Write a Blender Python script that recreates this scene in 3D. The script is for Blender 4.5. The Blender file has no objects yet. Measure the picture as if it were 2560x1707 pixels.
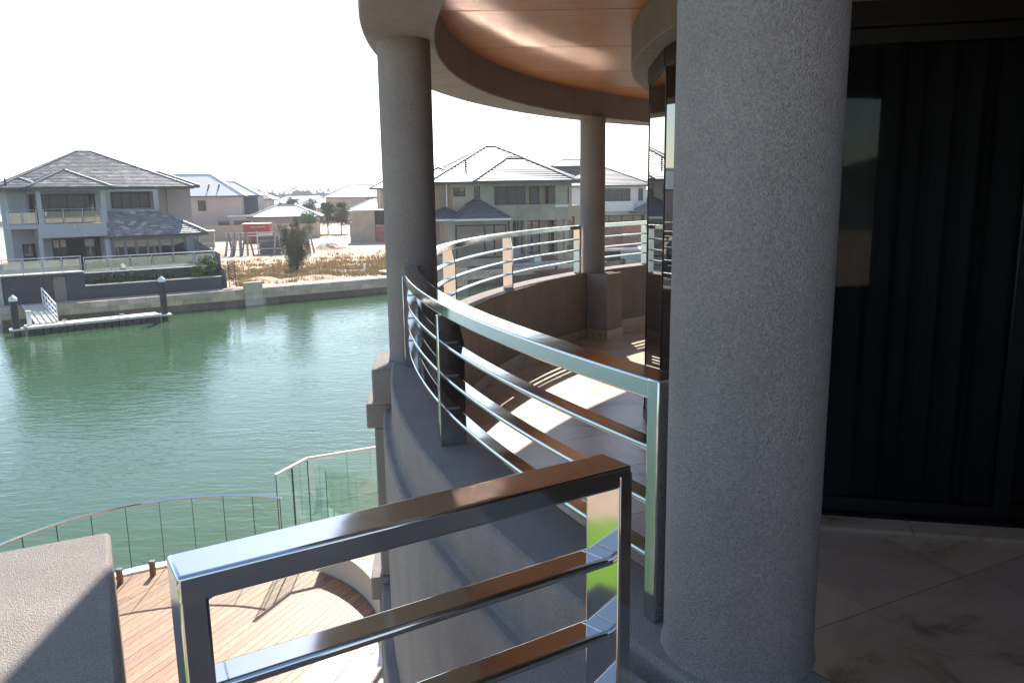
import bpy, math, random
from mathutils import Vector, Matrix
random.seed(11)
R = math.radians
scene = bpy.context.scene
# ------------------------------------------------------------------ camera
PITCH, ROLL, EYE, FPX = .1847, .0142, 1.65, 2000.0
fw = Vector((0, math.cos(PITCH), -math.sin(PITCH)))
up0 = Vector((0, math.sin(PITCH), math.cos(PITCH)))
rt = Vector((1, 0, 0)) * math.cos(ROLL) - up0 * math.sin(ROLL)
up = Vector((1, 0, 0)) * math.sin(ROLL) + up0 * math.cos(ROLL)
cam_d = bpy.data.cameras.new('camera'); cam = bpy.data.objects.new('camera', cam_d)
scene.collection.objects.link(cam)
cam.matrix_world = Matrix(((rt.x, up.x, -fw.x, 0), (rt.y, up.y, -fw.y, 0), (rt.z, up.z, -fw.z, EYE), (0, 0, 0, 1)))
cam_d.sensor_width = 36; cam_d.lens = 36 * FPX / 2560
cam_d.clip_start = .05; cam_d.clip_end = 6000
scene.camera = cam
# ------------------------------------------------------------------ sky and sun
SUN_EL, SUN_AZ = R(39.5), R(-3.5)           # azimuth from +Y towards +X
world = bpy.data.worlds.new('World'); scene.world = world; world.use_nodes = True
wn = world.node_tree.nodes; wl = world.node_tree.links
sky = wn.new('ShaderNodeTexSky'); sky.sky_type = 'NISHITA'; sky.sun_disc = False
sky.sun_elevation = SUN_EL; sky.sun_rotation = SUN_AZ
sky.air_density = 1.0; sky.dust_density = .4; sky.ozone_density = 1.0
wn['Background'].inputs['Strength'].default_value = .12
wl.new(sky.outputs[0], wn['Background'].inputs['Color'])
sun_d = bpy.data.lights.new('sun', 'SUN'); sun_d.energy = 5.0; sun_d.angle = R(.55); sun_d.color = (1, .95, .87)
sun = bpy.data.objects.new('sun', sun_d); scene.collection.objects.link(sun)
sdir = Vector((math.sin(SUN_AZ) * math.cos(SUN_EL), math.cos(SUN_AZ) * math.cos(SUN_EL), math.sin(SUN_EL)))
sun.rotation_euler = sdir.to_track_quat('Z', 'Y').to_euler(); sun.location = (0, 30, 40)
vs = scene.view_settings; vs.view_transform = 'Standard'; vs.look = 'None'; vs.exposure = 1.1; vs.gamma = 1
vs.use_curve_mapping = False
scene.render.engine = 'CYCLES'
scene.cycles.max_bounces = 6; scene.cycles.diffuse_bounces = 4; scene.cycles.glossy_bounces = 4; scene.cycles.volume_bounces = 0
scene.cycles.transmission_bounces = 4; scene.cycles.transparent_max_bounces = 10
scene.cycles.caustics_reflective = True; scene.cycles.sample_clamp_indirect = 0.0; scene.cycles.blur_glossy = .3

# ------------------------------------------------------------------ materials
def mat(name, col=(.5, .5, .5), rough=.6, metal=0, spec=.5, noise=None, bump=None, attr=None, extra=None):
    """noise=(scale, amount, detail[, stretch xyz]); bump=(scale, strength, distance[, detail])"""
    m = bpy.data.materials.new(name); m.use_nodes = True
    n = m.node_tree.nodes; l = m.node_tree.links; p = n['Principled BSDF']
    p.inputs['Base Color'].default_value = (*col, 1); p.inputs['Roughness'].default_value = rough
    p.inputs['Metallic'].default_value = metal; p.inputs['Specular IOR Level'].default_value = spec
    tc = n.new('ShaderNodeTexCoord'); csrc = None
    def coords(stretch):
        mp = n.new('ShaderNodeMapping'); mp.inputs['Scale'].default_value = stretch
        l.new(tc.outputs['Object'], mp.inputs['Vector']); return mp.outputs[0]
    if noise:
        sc, am, det = noise[:3]; st = noise[3] if len(noise) > 3 else (1, 1, 1)
        t = n.new('ShaderNodeTexNoise'); t.inputs['Scale'].default_value = sc; t.inputs['Detail'].default_value = det
        t.inputs['Roughness'].default_value = .65
        l.new(coords(st), t.inputs['Vector'])
        rp = n.new('ShaderNodeValToRGB')
        rp.color_ramp.elements[0].position = .28; rp.color_ramp.elements[1].position = .72
        rp.color_ramp.elements[0].color = (*[max(0, c * (1 - am)) for c in col], 1)
        rp.color_ramp.elements[1].color = (*[min(1, c * (1 + am)) for c in col], 1)
        l.new(t.outputs['Fac'], rp.inputs[0]); csrc = rp.outputs[0]
    if attr:
        a = n.new('ShaderNodeAttribute'); a.attribute_name = 'tint'
        mx = n.new('ShaderNodeMixRGB'); mx.blend_type = 'MULTIPLY'; mx.inputs[0].default_value = 1
        if csrc: l.new(csrc, mx.inputs[1])
        else: mx.inputs[1].default_value = (*col, 1)
        l.new(a.outputs['Color'], mx.inputs[2]); csrc = mx.outputs[0]
    if csrc: l.new(csrc, p.inputs['Base Color'])
    if bump:
        sc, stg, dist = bump[:3]
        t = n.new('ShaderNodeTexNoise'); t.inputs['Scale'].default_value = sc
        t.inputs['Detail'].default_value = bump[3] if len(bump) > 3 else 4
        l.new(coords((1, 1, 1)), t.inputs['Vector'])
        b = n.new('ShaderNodeBump'); b.inputs['Strength'].default_value = stg; b.inputs['Distance'].default_value = dist
        l.new(t.outputs['Fac'], b.inputs['Height']); l.new(b.outputs[0], p.inputs['Normal'])
    if extra: extra(m, n, l, p, tc)
    return m

def stucco_extra(m, n, l, p, tc):
    # trowelled granular render: aggregate grains with small pits between them, colour speckle paints grain tone and pit shade
    v = n.new('ShaderNodeTexVoronoi'); v.inputs['Scale'].default_value = 300
    t = n.new('ShaderNodeTexNoise'); t.inputs['Scale'].default_value = 215; t.inputs['Detail'].default_value = 5; t.inputs['Roughness'].default_value = .7
    a = n.new('ShaderNodeMath'); a.operation = 'ADD'
    l.new(tc.outputs['Object'], v.inputs['Vector']); l.new(tc.outputs['Object'], t.inputs['Vector'])
    l.new(v.outputs['Distance'], a.inputs[0]); l.new(t.outputs['Fac'], a.inputs[1])
    b = n.new('ShaderNodeBump'); b.inputs['Strength'].default_value = 1.0; b.inputs['Distance'].default_value = .004
    l.new(a.outputs[0], b.inputs['Height']); l.new(b.outputs[0], p.inputs['Normal'])
    src = p.inputs['Base Color'].links[0].from_socket
    mr = n.new('ShaderNodeMapRange'); mr.inputs[1].default_value = .36; mr.inputs[2].default_value = .62; mr.inputs[3].default_value = .70; mr.inputs[4].default_value = 1.1
    l.new(t.outputs['Fac'], mr.inputs[0])
    # faint run-off streaks down vertical faces
    mp = n.new('ShaderNodeMapping'); mp.inputs['Scale'].default_value = (9, 9, .7); l.new(tc.outputs['Object'], mp.inputs['Vector'])
    st = n.new('ShaderNodeTexNoise'); st.inputs['Scale'].default_value = 1.0; st.inputs['Detail'].default_value = 5; l.new(mp.outputs[0], st.inputs['Vector'])
    sr = n.new('ShaderNodeMapRange'); sr.inputs[1].default_value = .35; sr.inputs[2].default_value = .65; sr.inputs[3].default_value = .95; sr.inputs[4].default_value = 1.03; l.new(st.outputs['Fac'], sr.inputs[0])
    mm = n.new('ShaderNodeMath'); mm.operation = 'MULTIPLY'; l.new(mr.outputs[0], mm.inputs[0]); l.new(sr.outputs[0], mm.inputs[1])
    mx = n.new('ShaderNodeMixRGB'); mx.blend_type = 'MULTIPLY'; mx.inputs[0].default_value = 1
    l.new(src, mx.inputs[1]); l.new(mm.outputs[0], mx.inputs[2]); l.new(mx.outputs[0], p.inputs['Base Color'])

M = {}
M['stucco'] = mat('stucco', (.392, .344, .316), .92, spec=.2, noise=(2.2, .14, 8), extra=stucco_extra)
M['stucco_cream'] = mat('stucco_cream', (.55, .46, .36), .9, spec=.2, noise=(2, .08, 5), bump=(60, .4, .004))
def chrome_extra(m, n, l, p, tc):
    t = n.new('ShaderNodeTexNoise'); t.inputs['Scale'].default_value = 9; t.inputs['Detail'].default_value = 2
    mp = n.new('ShaderNodeMapRange'); mp.inputs[3].default_value = .035; mp.inputs[4].default_value = .12
    l.new(tc.outputs['Object'], t.inputs['Vector']); l.new(t.outputs['Fac'], mp.inputs[0]); l.new(mp.outputs[0], p.inputs['Roughness'])
    t2 = n.new('ShaderNodeTexNoise'); t2.inputs['Scale'].default_value = 14; t2.inputs['Detail'].default_value = 1
    b = n.new('ShaderNodeBump'); b.inputs['Strength'].default_value = .05; b.inputs['Distance'].default_value = .004
    l.new(tc.outputs['Object'], t2.inputs['Vector']); l.new(t2.outputs['Fac'], b.inputs['Height']); l.new(b.outputs[0], p.inputs['Normal'])
M['steel'] = mat('polished_steel', (.66, .65, .64), .08, 1, extra=chrome_extra)
M['weld'] = mat('weld_bead', (.75, .74, .72), .3, 1, bump=(400, .8, .002))
def veneer_extra(m, n, l, p, tc):
    mp = n.new('ShaderNodeMapping'); mp.inputs['Scale'].default_value = (1.2, 16, 1)
    t = n.new('ShaderNodeTexNoise'); t.inputs['Scale'].default_value = 3; t.inputs['Detail'].default_value = 8; t.inputs['Roughness'].default_value = .7
    l.new(tc.outputs['Object'], mp.inputs['Vector']); l.new(mp.outputs[0], t.inputs['Vector'])
    rp = n.new('ShaderNodeValToRGB'); e = rp.color_ramp.elements
    e[0].position = .3; e[0].color = (.36, .125, .04, 1); e[1].position = .7; e[1].color = (.60, .25, .095, 1)
    l.new(t.outputs['Fac'], rp.inputs[0]); l.new(rp.outputs[0], p.inputs['Base Color'])
M['veneer'] = mat('timber_veneer', (.36, .16, .08), .38, spec=.35, extra=veneer_extra)
M['groove'] = mat('dark_groove_and_shade', (.04, .025, .02), .9)  # also on openings and the inner wall, where its darkness stands for shade
def stone_extra(m, n, l, p, tc):
    t = n.new('ShaderNodeTexNoise'); t.inputs['Scale'].default_value = 1.6; t.inputs['Detail'].default_value = 9
    t.inputs['Distortion'].default_value = 1.6; t.inputs['Roughness'].default_value = .68
    l.new(tc.outputs['Object'], t.inputs['Vector'])
    rp = n.new('ShaderNodeValToRGB'); e = rp.color_ramp.elements
    e[0].position = .36; e[0].color = (.28, .20, .135, 1); e[1].position = .56; e[1].color = (.60, .47, .355, 1)
    k = e.new(.44); k.color = (.51, .39, .29, 1)
    l.new(t.outputs['Fac'], rp.inputs[0])
    a = n.new('ShaderNodeAttribute'); a.attribute_name = 'tint'
    mx = n.new('ShaderNodeMixRGB'); mx.blend_type = 'MULTIPLY'; mx.inputs[0].default_value = 1
    l.new(rp.outputs[0], mx.inputs[1]); l.new(a.outputs['Color'], mx.inputs[2]); l.new(mx.outputs[0], p.inputs['Base Color'])
M['travertine'] = mat('travertine', (.45, .38, .3), .3, spec=.45, extra=stone_extra)
M['darkglass'] = mat('tinted_glass', (.006, .007, .008), .015, spec=.5)
M['doorglass'] = None
M['mirrorglass'] = mat('reflective_tinted_glass', (.012, .013, .014), .012, spec=.75)
M['winglass'] = mat('window_glass', (.015, .02, .025), .03, spec=1.0, bump=(1.2, .06, .02))
M['blackalu'] = mat('black_aluminium', (.018, .018, .02), .35, .4)
M['greyalu'] = mat('grey_aluminium', (.16, .15, .155), .4, .5)
def glass_mat(name, col, alpha, rough=.02):
    m = bpy.data.materials.new(name); m.use_nodes = True; n = m.node_tree.nodes; l = m.node_tree.links
    n.remove(n['Principled BSDF']); out = n['Material Output']
    tr = n.new('ShaderNodeBsdfTransparent'); tr.inputs[0].default_value = (*col, 1)
    gl = n.new('ShaderNodeBsdfGlossy'); gl.inputs['Roughness'].default_value = rough; gl.inputs[0].default_value = (.9, .95, .93, 1)
    lw = n.new('ShaderNodeLayerWeight'); lw.inputs[0].default_value = .5
    fr = n.new('ShaderNodeMath'); fr.operation = 'POWER'; fr.inputs[1].default_value = 5; l.new(lw.outputs['Facing'], fr.inputs[0])
    ad = n.new('ShaderNodeMath'); ad.operation = 'ADD'; ad.inputs[1].default_value = alpha; ad.use_clamp = True
    mx = n.new('ShaderNodeMixShader')
    l.new(fr.outputs[0], ad.inputs[0]); l.new(ad.outputs[0], mx.inputs[0]); l.new(tr.outputs[0], mx.inputs[1]); l.new(gl.outputs[0], mx.inputs[2])
    l.new(mx.outputs[0], out.inputs[0]); return m
M['clearglass'] = glass_mat('green_edged_glass', (.86, .94, .90), .06)
M['screenglass'] = glass_mat('pale_screen_glass', (.80, .90, .86), .15)
M['fenceglass'] = glass_mat('reflective_fence_glass', (.55, .62, .6), .22)
M['doorglass'] = glass_mat('door_glass', (.5, .51, .53), .012, .03)
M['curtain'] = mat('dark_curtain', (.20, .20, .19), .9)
M['glassedge'] = mat('glass_edge', (.02, .07, .055), .15)
def plank_extra(m, n, l, p, tc):
    mp = n.new('ShaderNodeMapping'); mp.inputs['Scale'].default_value = (14, 1.2, 4); mp.inputs['Rotation'].default_value = (0, 0, R(-67.5 + 90))
    t = n.new('ShaderNodeTexNoise'); t.inputs['Scale'].default_value = 4; t.inputs['Detail'].default_value = 6
    l.new(tc.outputs['Object'], mp.inputs['Vector']); l.new(mp.outputs[0], t.inputs['Vector'])
    rp = n.new('ShaderNodeValToRGB'); e = rp.color_ramp.elements
    e[0].position = .3; e[0].color = (.23, .10, .046, 1); e[1].position = .75; e[1].color = (.41, .205, .108, 1)
    a = n.new('ShaderNodeAttribute'); a.attribute_name = 'tint'
    mx = n.new('ShaderNodeMixRGB'); mx.blend_type = 'MULTIPLY'; mx.inputs[0].default_value = 1
    l.new(t.outputs['Fac'], rp.inputs[0]); l.new(rp.outputs[0], mx.inputs[1]); l.new(a.outputs['Color'], mx.inputs[2]); l.new(mx.outputs[0], p.inputs['Base Color'])
M['decking'] = mat('hardwood_decking', (.4, .22, .13), .55, extra=plank_extra)
M['limestone'] = mat('limestone', (.52, .43, .31), .85, noise=(1.8, .25, 6), bump=(14, .5, .02), attr=True)
M['paver'] = mat('pale_paver', (.68, .64, .58), .7, noise=(3, .08, 5))
M['white'] = mat('white_paint', (.78, .78, .76), .45)
M['white_trim'] = mat('white_trim', (.72, .72, .72), .5)
M['concrete'] = mat('concrete', (.40, .38, .35), .85, noise=(2.5, .2, 6), bump=(30, .3, .01))
M['path'] = mat('paved_path', (.42, .31, .25), .85, noise=(5, .18, 5))
M['slate'] = mat('stacked_slate', (.055, .055, .062), .7, noise=(9, .5, 3, (1, 1, 6)), bump=(18, .7, .03))
M['pile'] = mat('black_pile_sleeve', (.012, .012, .014), .38, noise=(2, .3, 3))
M['pontoon'] = mat('pontoon_deck', (.62, .57, .48), .8, noise=(3, .1, 4))
M['grey_render'] = mat('grey_render', (.33, .32, .325), .85, noise=(.8, .08, 5), bump=(40, .25, .006))
M['grey_render_light'] = mat('light_grey_render', (.42, .41, .41), .85, noise=(.8, .07, 5))
M['pink_render'] = mat('pink_render', (.50, .39, .345), .85, noise=(.5, .06, 5))
M['cream_render'] = mat('cream_render', (.45, .35, .24), .85, noise=(.5, .10, 5))
M['raw_render'] = mat('unpainted_render', (.36, .30, .22), .9, noise=(.7, .22, 6), bump=(25, .3, .01))
M['white_render'] = mat('white_render', (.62, .61, .59), .85, noise=(.5, .05, 4))
M['slate_tile'] = mat('slate_tile', (.25, .232, .23), .42, spec=.55, attr=True, noise=(3, .2, 4))
M['grey_tile'] = mat('grey_roof_tile', (.165, .14, .135), .45, spec=.45, attr=True)
M['dark_tile'] = mat('dark_roof_tile', (.10, .085, .085), .4, spec=.5, attr=True)
M['metal_roof'] = mat('white_metal_roof', (.66, .65, .64), .35, .0, noise=(.4, .05, 3))
M['grey_metal_roof'] = mat('grey_metal_roof', (.42, .42, .43), .35)
M['gutter'] = mat('dark_gutter', (.045, .055, .06), .45)
M['brick'] = mat('red_brick', (.30, .115, .085), .85, noise=(6, .25, 4), attr=True)
M['mortar'] = mat('mortar', (.34, .28, .24), .95)
M['sand'] = mat('sand', (.50, .36, .25), .95, noise=(.3, .32, 9), bump=(1.5, .7, .25, 8))
M['road'] = mat('pale_road', (.50, .46, .42), .85, noise=(1, .08, 4))
M['soil'] = mat('reddish_soil', (.46, .28, .18), .95, noise=(.8, .2, 6))
M['lawn'] = mat('lawn', (.13, .26, .015), .9, noise=(4, .25, 6), bump=(60, .6, .03))
M['dry_grass'] = mat('dry_grass', (.50, .35, .18), .9, attr=True)
M['leaf_olive'] = mat('olive_foliage', (.085, .095, .05), .7, attr=True)
M['leaf_dark'] = mat('dark_foliage', (.05, .062, .025), .7, attr=True)
M['leaf_green'] = mat('bright_foliage', (.10, .17, .025), .6, attr=True)
M['leaf_far'] = mat('far_foliage', (.085, .10, .085), .9, attr=True)
M['bark'] = mat('bark', (.13, .10, .075), .9, noise=(8, .3, 4), bump=(20, .6, .02))
M['container'] = mat('red_container', (.34, .06, .035), .55, noise=(1, .15, 4))
M['bronze'] = mat('bronze', (.20, .105, .07), .45, .3)
M['skip'] = mat('orange_skip', (.42, .12, .05), .6, noise=(2, .25, 4))
M['timber_grey'] = mat('weathered_timber', (.27, .245, .225), .85, noise=(3, .25, 5), attr=True)
M['galv'] = mat('galvanised_steel', (.45, .46, .48), .4, .6)
M['red_timber'] = mat('red_timber', (.22, .055, .045), .6)
M['sign_white'] = mat('sign_white', (.72, .73, .78), .4)
M['sign_ink'] = mat('sign_ink', (.05, .05, .12), .5)
M['text_white'] = mat('lettering_white', (.75, .73, .7), .6)
M['tyre'] = mat('tyre', (.02, .02, .02), .8)
M['carpaint'] = mat('white_car_paint', (.72, .73, .74), .2)
def water_extra(m, n, l, p, tc):
    def layer(sc, st, det, rotz):
        mp = n.new('ShaderNodeMapping'); mp.inputs['Scale'].default_value = st; mp.inputs['Rotation'].default_value = (0, 0, rotz)
        t = n.new('ShaderNodeTexNoise'); t.inputs['Scale'].default_value = sc; t.inputs['Detail'].default_value = det; t.inputs['Distortion'].default_value = .35
        l.new(tc.outputs['Object'], mp.inputs['Vector']); l.new(mp.outputs[0], t.inputs['Vector']); return t.outputs['Fac']
    a = layer(1.15, (1, 2.5, 1), 3, R(-24)); b = layer(3.6, (1, 2.2, 1), 3, R(14)); c = layer(.16, (1, 1.4, 1), 2, R(40))
    s1 = n.new('ShaderNodeMath'); s1.operation = 'MULTIPLY_ADD'; s1.inputs[1].default_value = .38; l.new(b, s1.inputs[0]); l.new(a, s1.inputs[2])
    s2 = n.new('ShaderNodeMath'); s2.operation = 'MULTIPLY'; l.new(s1.outputs[0], s2.inputs[0])
    cr = n.new('ShaderNodeMapRange'); cr.inputs[1].default_value = .35; cr.inputs[2].default_value = .65; cr.inputs[3].default_value = .45; cr.inputs[4].default_value = 1.0
    l.new(c, cr.inputs[0]); l.new(cr.outputs[0], s2.inputs[1])
    bp = n.new('ShaderNodeBump'); bp.inputs['Strength'].default_value = .4; bp.inputs['Distance'].default_value = .07
    l.new(s2.outputs[0], bp.inputs['Height']); l.new(bp.outputs[0], p.inputs['Normal'])
    p.inputs['IOR'].default_value = 1.33
M['water'] = mat('canal_water', (.040, .084, .036), .04, spec=.5, extra=water_extra)

# ------------------------------------------------------------------ mesh helpers
COL = scene.collection
OFF = {}
class MB:
    def __init__(s): s.v = []; s.f = []; s.t = []
    def face(s, pts, tint=None):
        i = len(s.v); s.v += [tuple(p) for p in pts]; s.f.append(tuple(range(i, i + len(pts)))); s.t.append(tint)
    def hexa(s, b4, t4, tint=None):
        i = len(s.v); s.v += [tuple(p) for p in b4] + [tuple(p) for p in t4]
        s.f += [(i + 3, i + 2, i + 1, i), (i + 4, i + 5, i + 6, i + 7)] + [(i + k, i + (k + 1) % 4, i + 4 + (k + 1) % 4, i + 4 + k) for k in range(4)]
        s.t += [tint] * 6
    def box(s, x0, x1, y0, y1, z0, z1, tint=None, fr=None):
        c = [(x0, y0), (x1, y0), (x1, y1), (x0, y1)]
        g = fr if fr else (lambda a, b, z: (a, b, z))
        s.hexa([g(a, b, z0) for a, b in c], [g(a, b, z1) for a, b in c], tint)
    def prism(s, poly, z0, z1, tint=None):
        n = len(poly); i = len(s.v)
        s.v += [(x, y, z0) for x, y in poly] + [(x, y, z1) for x, y in poly]
        s.f += [tuple(i + n - 1 - k for k in range(n)), tuple(i + n + k for k in range(n))]
        s.f += [(i + k, i + (k + 1) % n, i + n + (k + 1) % n, i + n + k) for k in range(n)]
        s.t += [tint] * (n + 2)
    def bar(s, p, q, w, h, tint=None, upv=(0, 0, 1)):
        p, q = Vector(p), Vector(q); d = (q - p).normalized(); u = Vector(upv)
        if abs(d.dot(u)) > .98: u = Vector((0, 1, 0))
        r = d.cross(u).normalized() * w / 2; v = r.cross(d).normalized() * h / 2
        s.hexa([p - r - v, p + r - v, p + r + v, p - r + v], [q - r - v, q + r - v, q + r + v, q - r + v], tint)
    def tube(s, pts, rads, n=10, tint=None, cap=True):
        pts = [Vector(p) for p in pts]; i0 = len(s.v)
        for k, p in enumerate(pts):
            d = (pts[min(k + 1, len(pts) - 1)] - pts[max(k - 1, 0)]).normalized()
            u = Vector((0, 0, 1)) if abs(d.z) < .95 else Vector((1, 0, 0))
            a = d.cross(u).normalized(); b = d.cross(a).normalized()
            r = rads[k] if hasattr(rads, '__len__') else rads
            s.v += [tuple(p + (a * math.cos(2 * math.pi * j / n) + b * math.sin(2 * math.pi * j / n)) * r) for j in range(n)]
        for k in range(len(pts) - 1):
            for j in range(n):
                s.f.append((i0 + k * n + j, i0 + k * n + (j + 1) % n, i0 + (k + 1) * n + (j + 1) % n, i0 + (k + 1) * n + j)); s.t.append(tint)
        if cap:
            s.f.append(tuple(i0 + n - 1 - j for j in range(n))); s.f.append(tuple(i0 + (len(pts) - 1) * n + j for j in range(n))); s.t += [tint] * 2
    def lathe(s, c, prof, n=40):
        i0 = len(s.v)
        for r, z in prof: s.v += [(c[0] + r * math.cos(2 * math.pi * j / n), c[1] + r * math.sin(2 * math.pi * j / n), z) for j in range(n)]
        for k in range(len(prof) - 1):
            for j in range(n):
                s.f.append((i0 + k * n + j, i0 + k * n + (j + 1) % n, i0 + (k + 1) * n + (j + 1) % n, i0 + (k + 1) * n + j)); s.t.append(None)
        s.f.append(tuple(i0 + n - 1 - j for j in range(n))); s.f.append(tuple(i0 + (len(prof) - 1) * n + j for j in range(n))); s.t += [None] * 2
    def build(s, name, m, parent=None, smooth=False, bevel=None, loc=None, kind=None, segs=2):
        base = Vector(loc) if loc else (OFF[parent] if parent else Vector((0, 0, 0)))
        me = bpy.data.meshes.new(name)
        me.from_pydata([tuple(Vector(p) - base) for p in s.v], [], s.f); me.materials.append(M[m] if isinstance(m, str) else m)
        if any(t is not None for t in s.t):
            ca = me.color_attributes.new('tint', 'FLOAT_COLOR', 'CORNER')
            for p in me.polygons:
                t = s.t[p.index]; c = (1, 1, 1, 1) if t is None else ((t, t, t, 1) if not hasattr(t, '__len__') else (*t, 1))
                for li in p.loop_indices: ca.data[li].color = c
        elif M[m].node_tree.nodes.get('Attribute') if isinstance(m, str) else False:
            ca = me.color_attributes.new('tint', 'FLOAT_COLOR', 'CORNER')
            for d in ca.data: d.color = (1, 1, 1, 1)
        me.validate(); me.update()
        o = bpy.data.objects.new(name, me); COL.objects.link(o)
        if parent: o.parent = parent
        if loc and not parent: o.location = base
        OFF[o] = base
        if smooth:
            for p in me.polygons: p.use_smooth = True
            try: me.set_sharp_from_angle(angle=R(35))
            except Exception: pass
        if bevel:
            md = o.modifiers.new('bevel', 'BEVEL'); md.width = bevel; md.segments = segs; md.limit_method = 'ANGLE'; md.angle_limit = R(40)
            for p in me.polygons: p.use_smooth = True
            try: me.set_sharp_from_angle(angle=R(60))
            except Exception: pass
        if kind: o['kind'] = kind
        return o
def tag(o, label, cat, group=None):
    o['label'] = label; o['category'] = cat
    if group: o['group'] = group
    return o
def thing(name, label, cat, loc, group=None):
    o = bpy.data.objects.new(name, None); COL.objects.link(o); o.location = loc; o.empty_display_size = .3
    OFF[o] = Vector(loc); return tag(o, label, cat, group)
def struct(o): o['kind'] = 'structure'; return o
def clip(poly, clipper):
    """Sutherland-Hodgman, convex counter-clockwise clipper"""
    out = list(poly)
    for i in range(len(clipper)):
        a, b = clipper[i], clipper[(i + 1) % len(clipper)]; inp = out; out = []
        if not inp: return []
        side = lambda p: (b[0] - a[0]) * (p[1] - a[1]) - (b[1] - a[1]) * (p[0] - a[0])
        for k in range(len(inp)):
            p, q = inp[k - 1], inp[k]; sp, sq = side(p), side(q)
            if (sp >= 0) != (sq >= 0):
                t = sp / (sp - sq); out.append((p[0] + (q[0] - p[0]) * t, p[1] + (q[1] - p[1]) * t))
            if sq >= 0: out.append(q)
    return out
def area(poly): return .5 * sum(poly[i - 1][0] * poly[i][1] - poly[i][0] * poly[i - 1][1] for i in range(len(poly)))
class Frame:
    """local frame: a along, w away, z up; unit = metres per local unit, z0 = world height of local zero"""
    def __init__(s, B, ang, unit=1.0, z0=0.0): s.B = B; s.c = math.cos(ang) * unit; s.s = math.sin(ang) * unit; s.u = unit; s.z0 = z0
    def __call__(s, a, w, z): return (s.B[0] + s.c * a - s.s * w, s.B[1] + s.s * a + s.c * w, s.z0 + s.u * z)

# ================================================================== THE ROUND BALCONY
CC = (6.36, 5.03)
def pol(r, a, z=0): return (CC[0] + r * math.cos(R(a)), CC[1] + r * math.sin(R(a)), z)
def sector(b, prof, a0, a1, n):
    """sweep a closed (r, z) profile from a0 to a1"""
    m = len(prof); i0 = len(b.v)
    for k in range(n + 1):
        a = a0 + (a1 - a0) * k / n
        b.v += [pol(r, a, z) for r, z in prof]
    for k in range(n):
        for j in range(m):
            b.f.append((i0 + k * m + j, i0 + (k + 1) * m + j, i0 + (k + 1) * m + (j + 1) % m, i0 + k * m + (j + 1) % m)); b.t.append(None)
    b.f.append(tuple(i0 + j for j in range(m))); b.f.append(tuple(i0 + n * m + m - 1 - j for j in range(m))); b.t += [None] * 2
def rect(r0, r1, z0, z1): return [(r0, z0), (r0, z1), (r1, z1), (r1, z0)]
ZP, ZR, ZB, ZC = .7313, 1.267, 2.4447, 2.7085
A0, A1 = 96, 246

# floor slab and stone floor tiles
b = MB(); sector(b, rect(1.2, 7.05, -.42, -.016), A0, A1, 70)
floor = struct(b.build('balcony_floor', 'mortar'))
ring_poly = [pol(6.93, a)[:2] for a in range(0, 360, 4)]
ta = R(27); ts = .62
for i in range(-16, 17):
    for j in range(-16, 17):
        cx, cy = .7 + i * ts * math.cos(ta) - j * ts * math.sin(ta), 5.0 + i * ts * math.sin(ta) + j * ts * math.cos(ta)
        h = ts / 2 - .0025
        q = [(cx + x * math.cos(ta) - y * math.sin(ta), cy + x * math.sin(ta) + y * math.cos(ta)) for x, y in ((-h, -h), (h, -h), (h, h), (-h, h))]
        rr = math.hypot(cx - CC[0], cy - CC[1]); aa = math.degrees(math.atan2(cy - CC[1], cx - CC[0])) % 360
        if rr < 3.4 or not (A0 + 6 < aa < A1 - 4): continue
        q = clip(q, ring_poly)
        if len(q) < 3 or area(q) < .01: continue
        k = random.uniform(.86, 1.12); bb = MB(); bb.prism(q, -.0155, 0, (k, k * random.uniform(.97, 1.01), k * random.uniform(.93, 1.0)))
        bb.build('floor_tile', 'travertine', floor)

# parapet with its two stepped ledges
par = thing('balcony_parapet', 'curved grey stucco balcony parapet wall with stepped ledges under the round railing', 'wall', pol(7, 190, -.45))
b = MB(); sector(b, [(6.82, -.52), (6.82, ZP), (7.062, ZP), (7.062, .4975), (7.108, .4975), (7.108, -.52)], A0, A1, 110); b.build('wall', 'stucco', par, bevel=.012)
for k in range(40):
    a = A0 + 2 + k * 3.3
    if a > 236: break
    bb = MB(); sector(bb, rect(6.806, 6.8195, .001, .095), a, a + 3.27, 3); bb.build('skirting_tile', 'travertine', par)
low = thing('lower_wall', 'grey stucco storey wall curving down below the round balcony to the deck', 'wall', pol(7, 190, -4.3))
b = MB(); sector(b, rect(6.7, 7.16, -4.3, -.522), 100, 240, 100); b.build('wall', 'stucco', low, bevel=.01)
# stepped pilaster outside the front column
pil = thing('pilaster', 'stepped grey stucco pilaster block below the front balcony column above the water', 'pilaster', pol(7.1, 185, -4))
for (r1, z0, z1, a0, a1) in ((7.165, .532, .727, 182.9, 186.85), (7.205, .392, .53, 182.6, 186.6), (7.165, -.48, .39, 182.8, 186.5), (7.225, -.62, -.482, 182.5, 186.6), (7.185, -4, -.622, 182.8, 186.4)):
    b = MB(); sector(b, rect(7.0, r1, z0, z1), a0, a1, 3); b.build('block', 'stucco', pil, bevel=.01)
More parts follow.
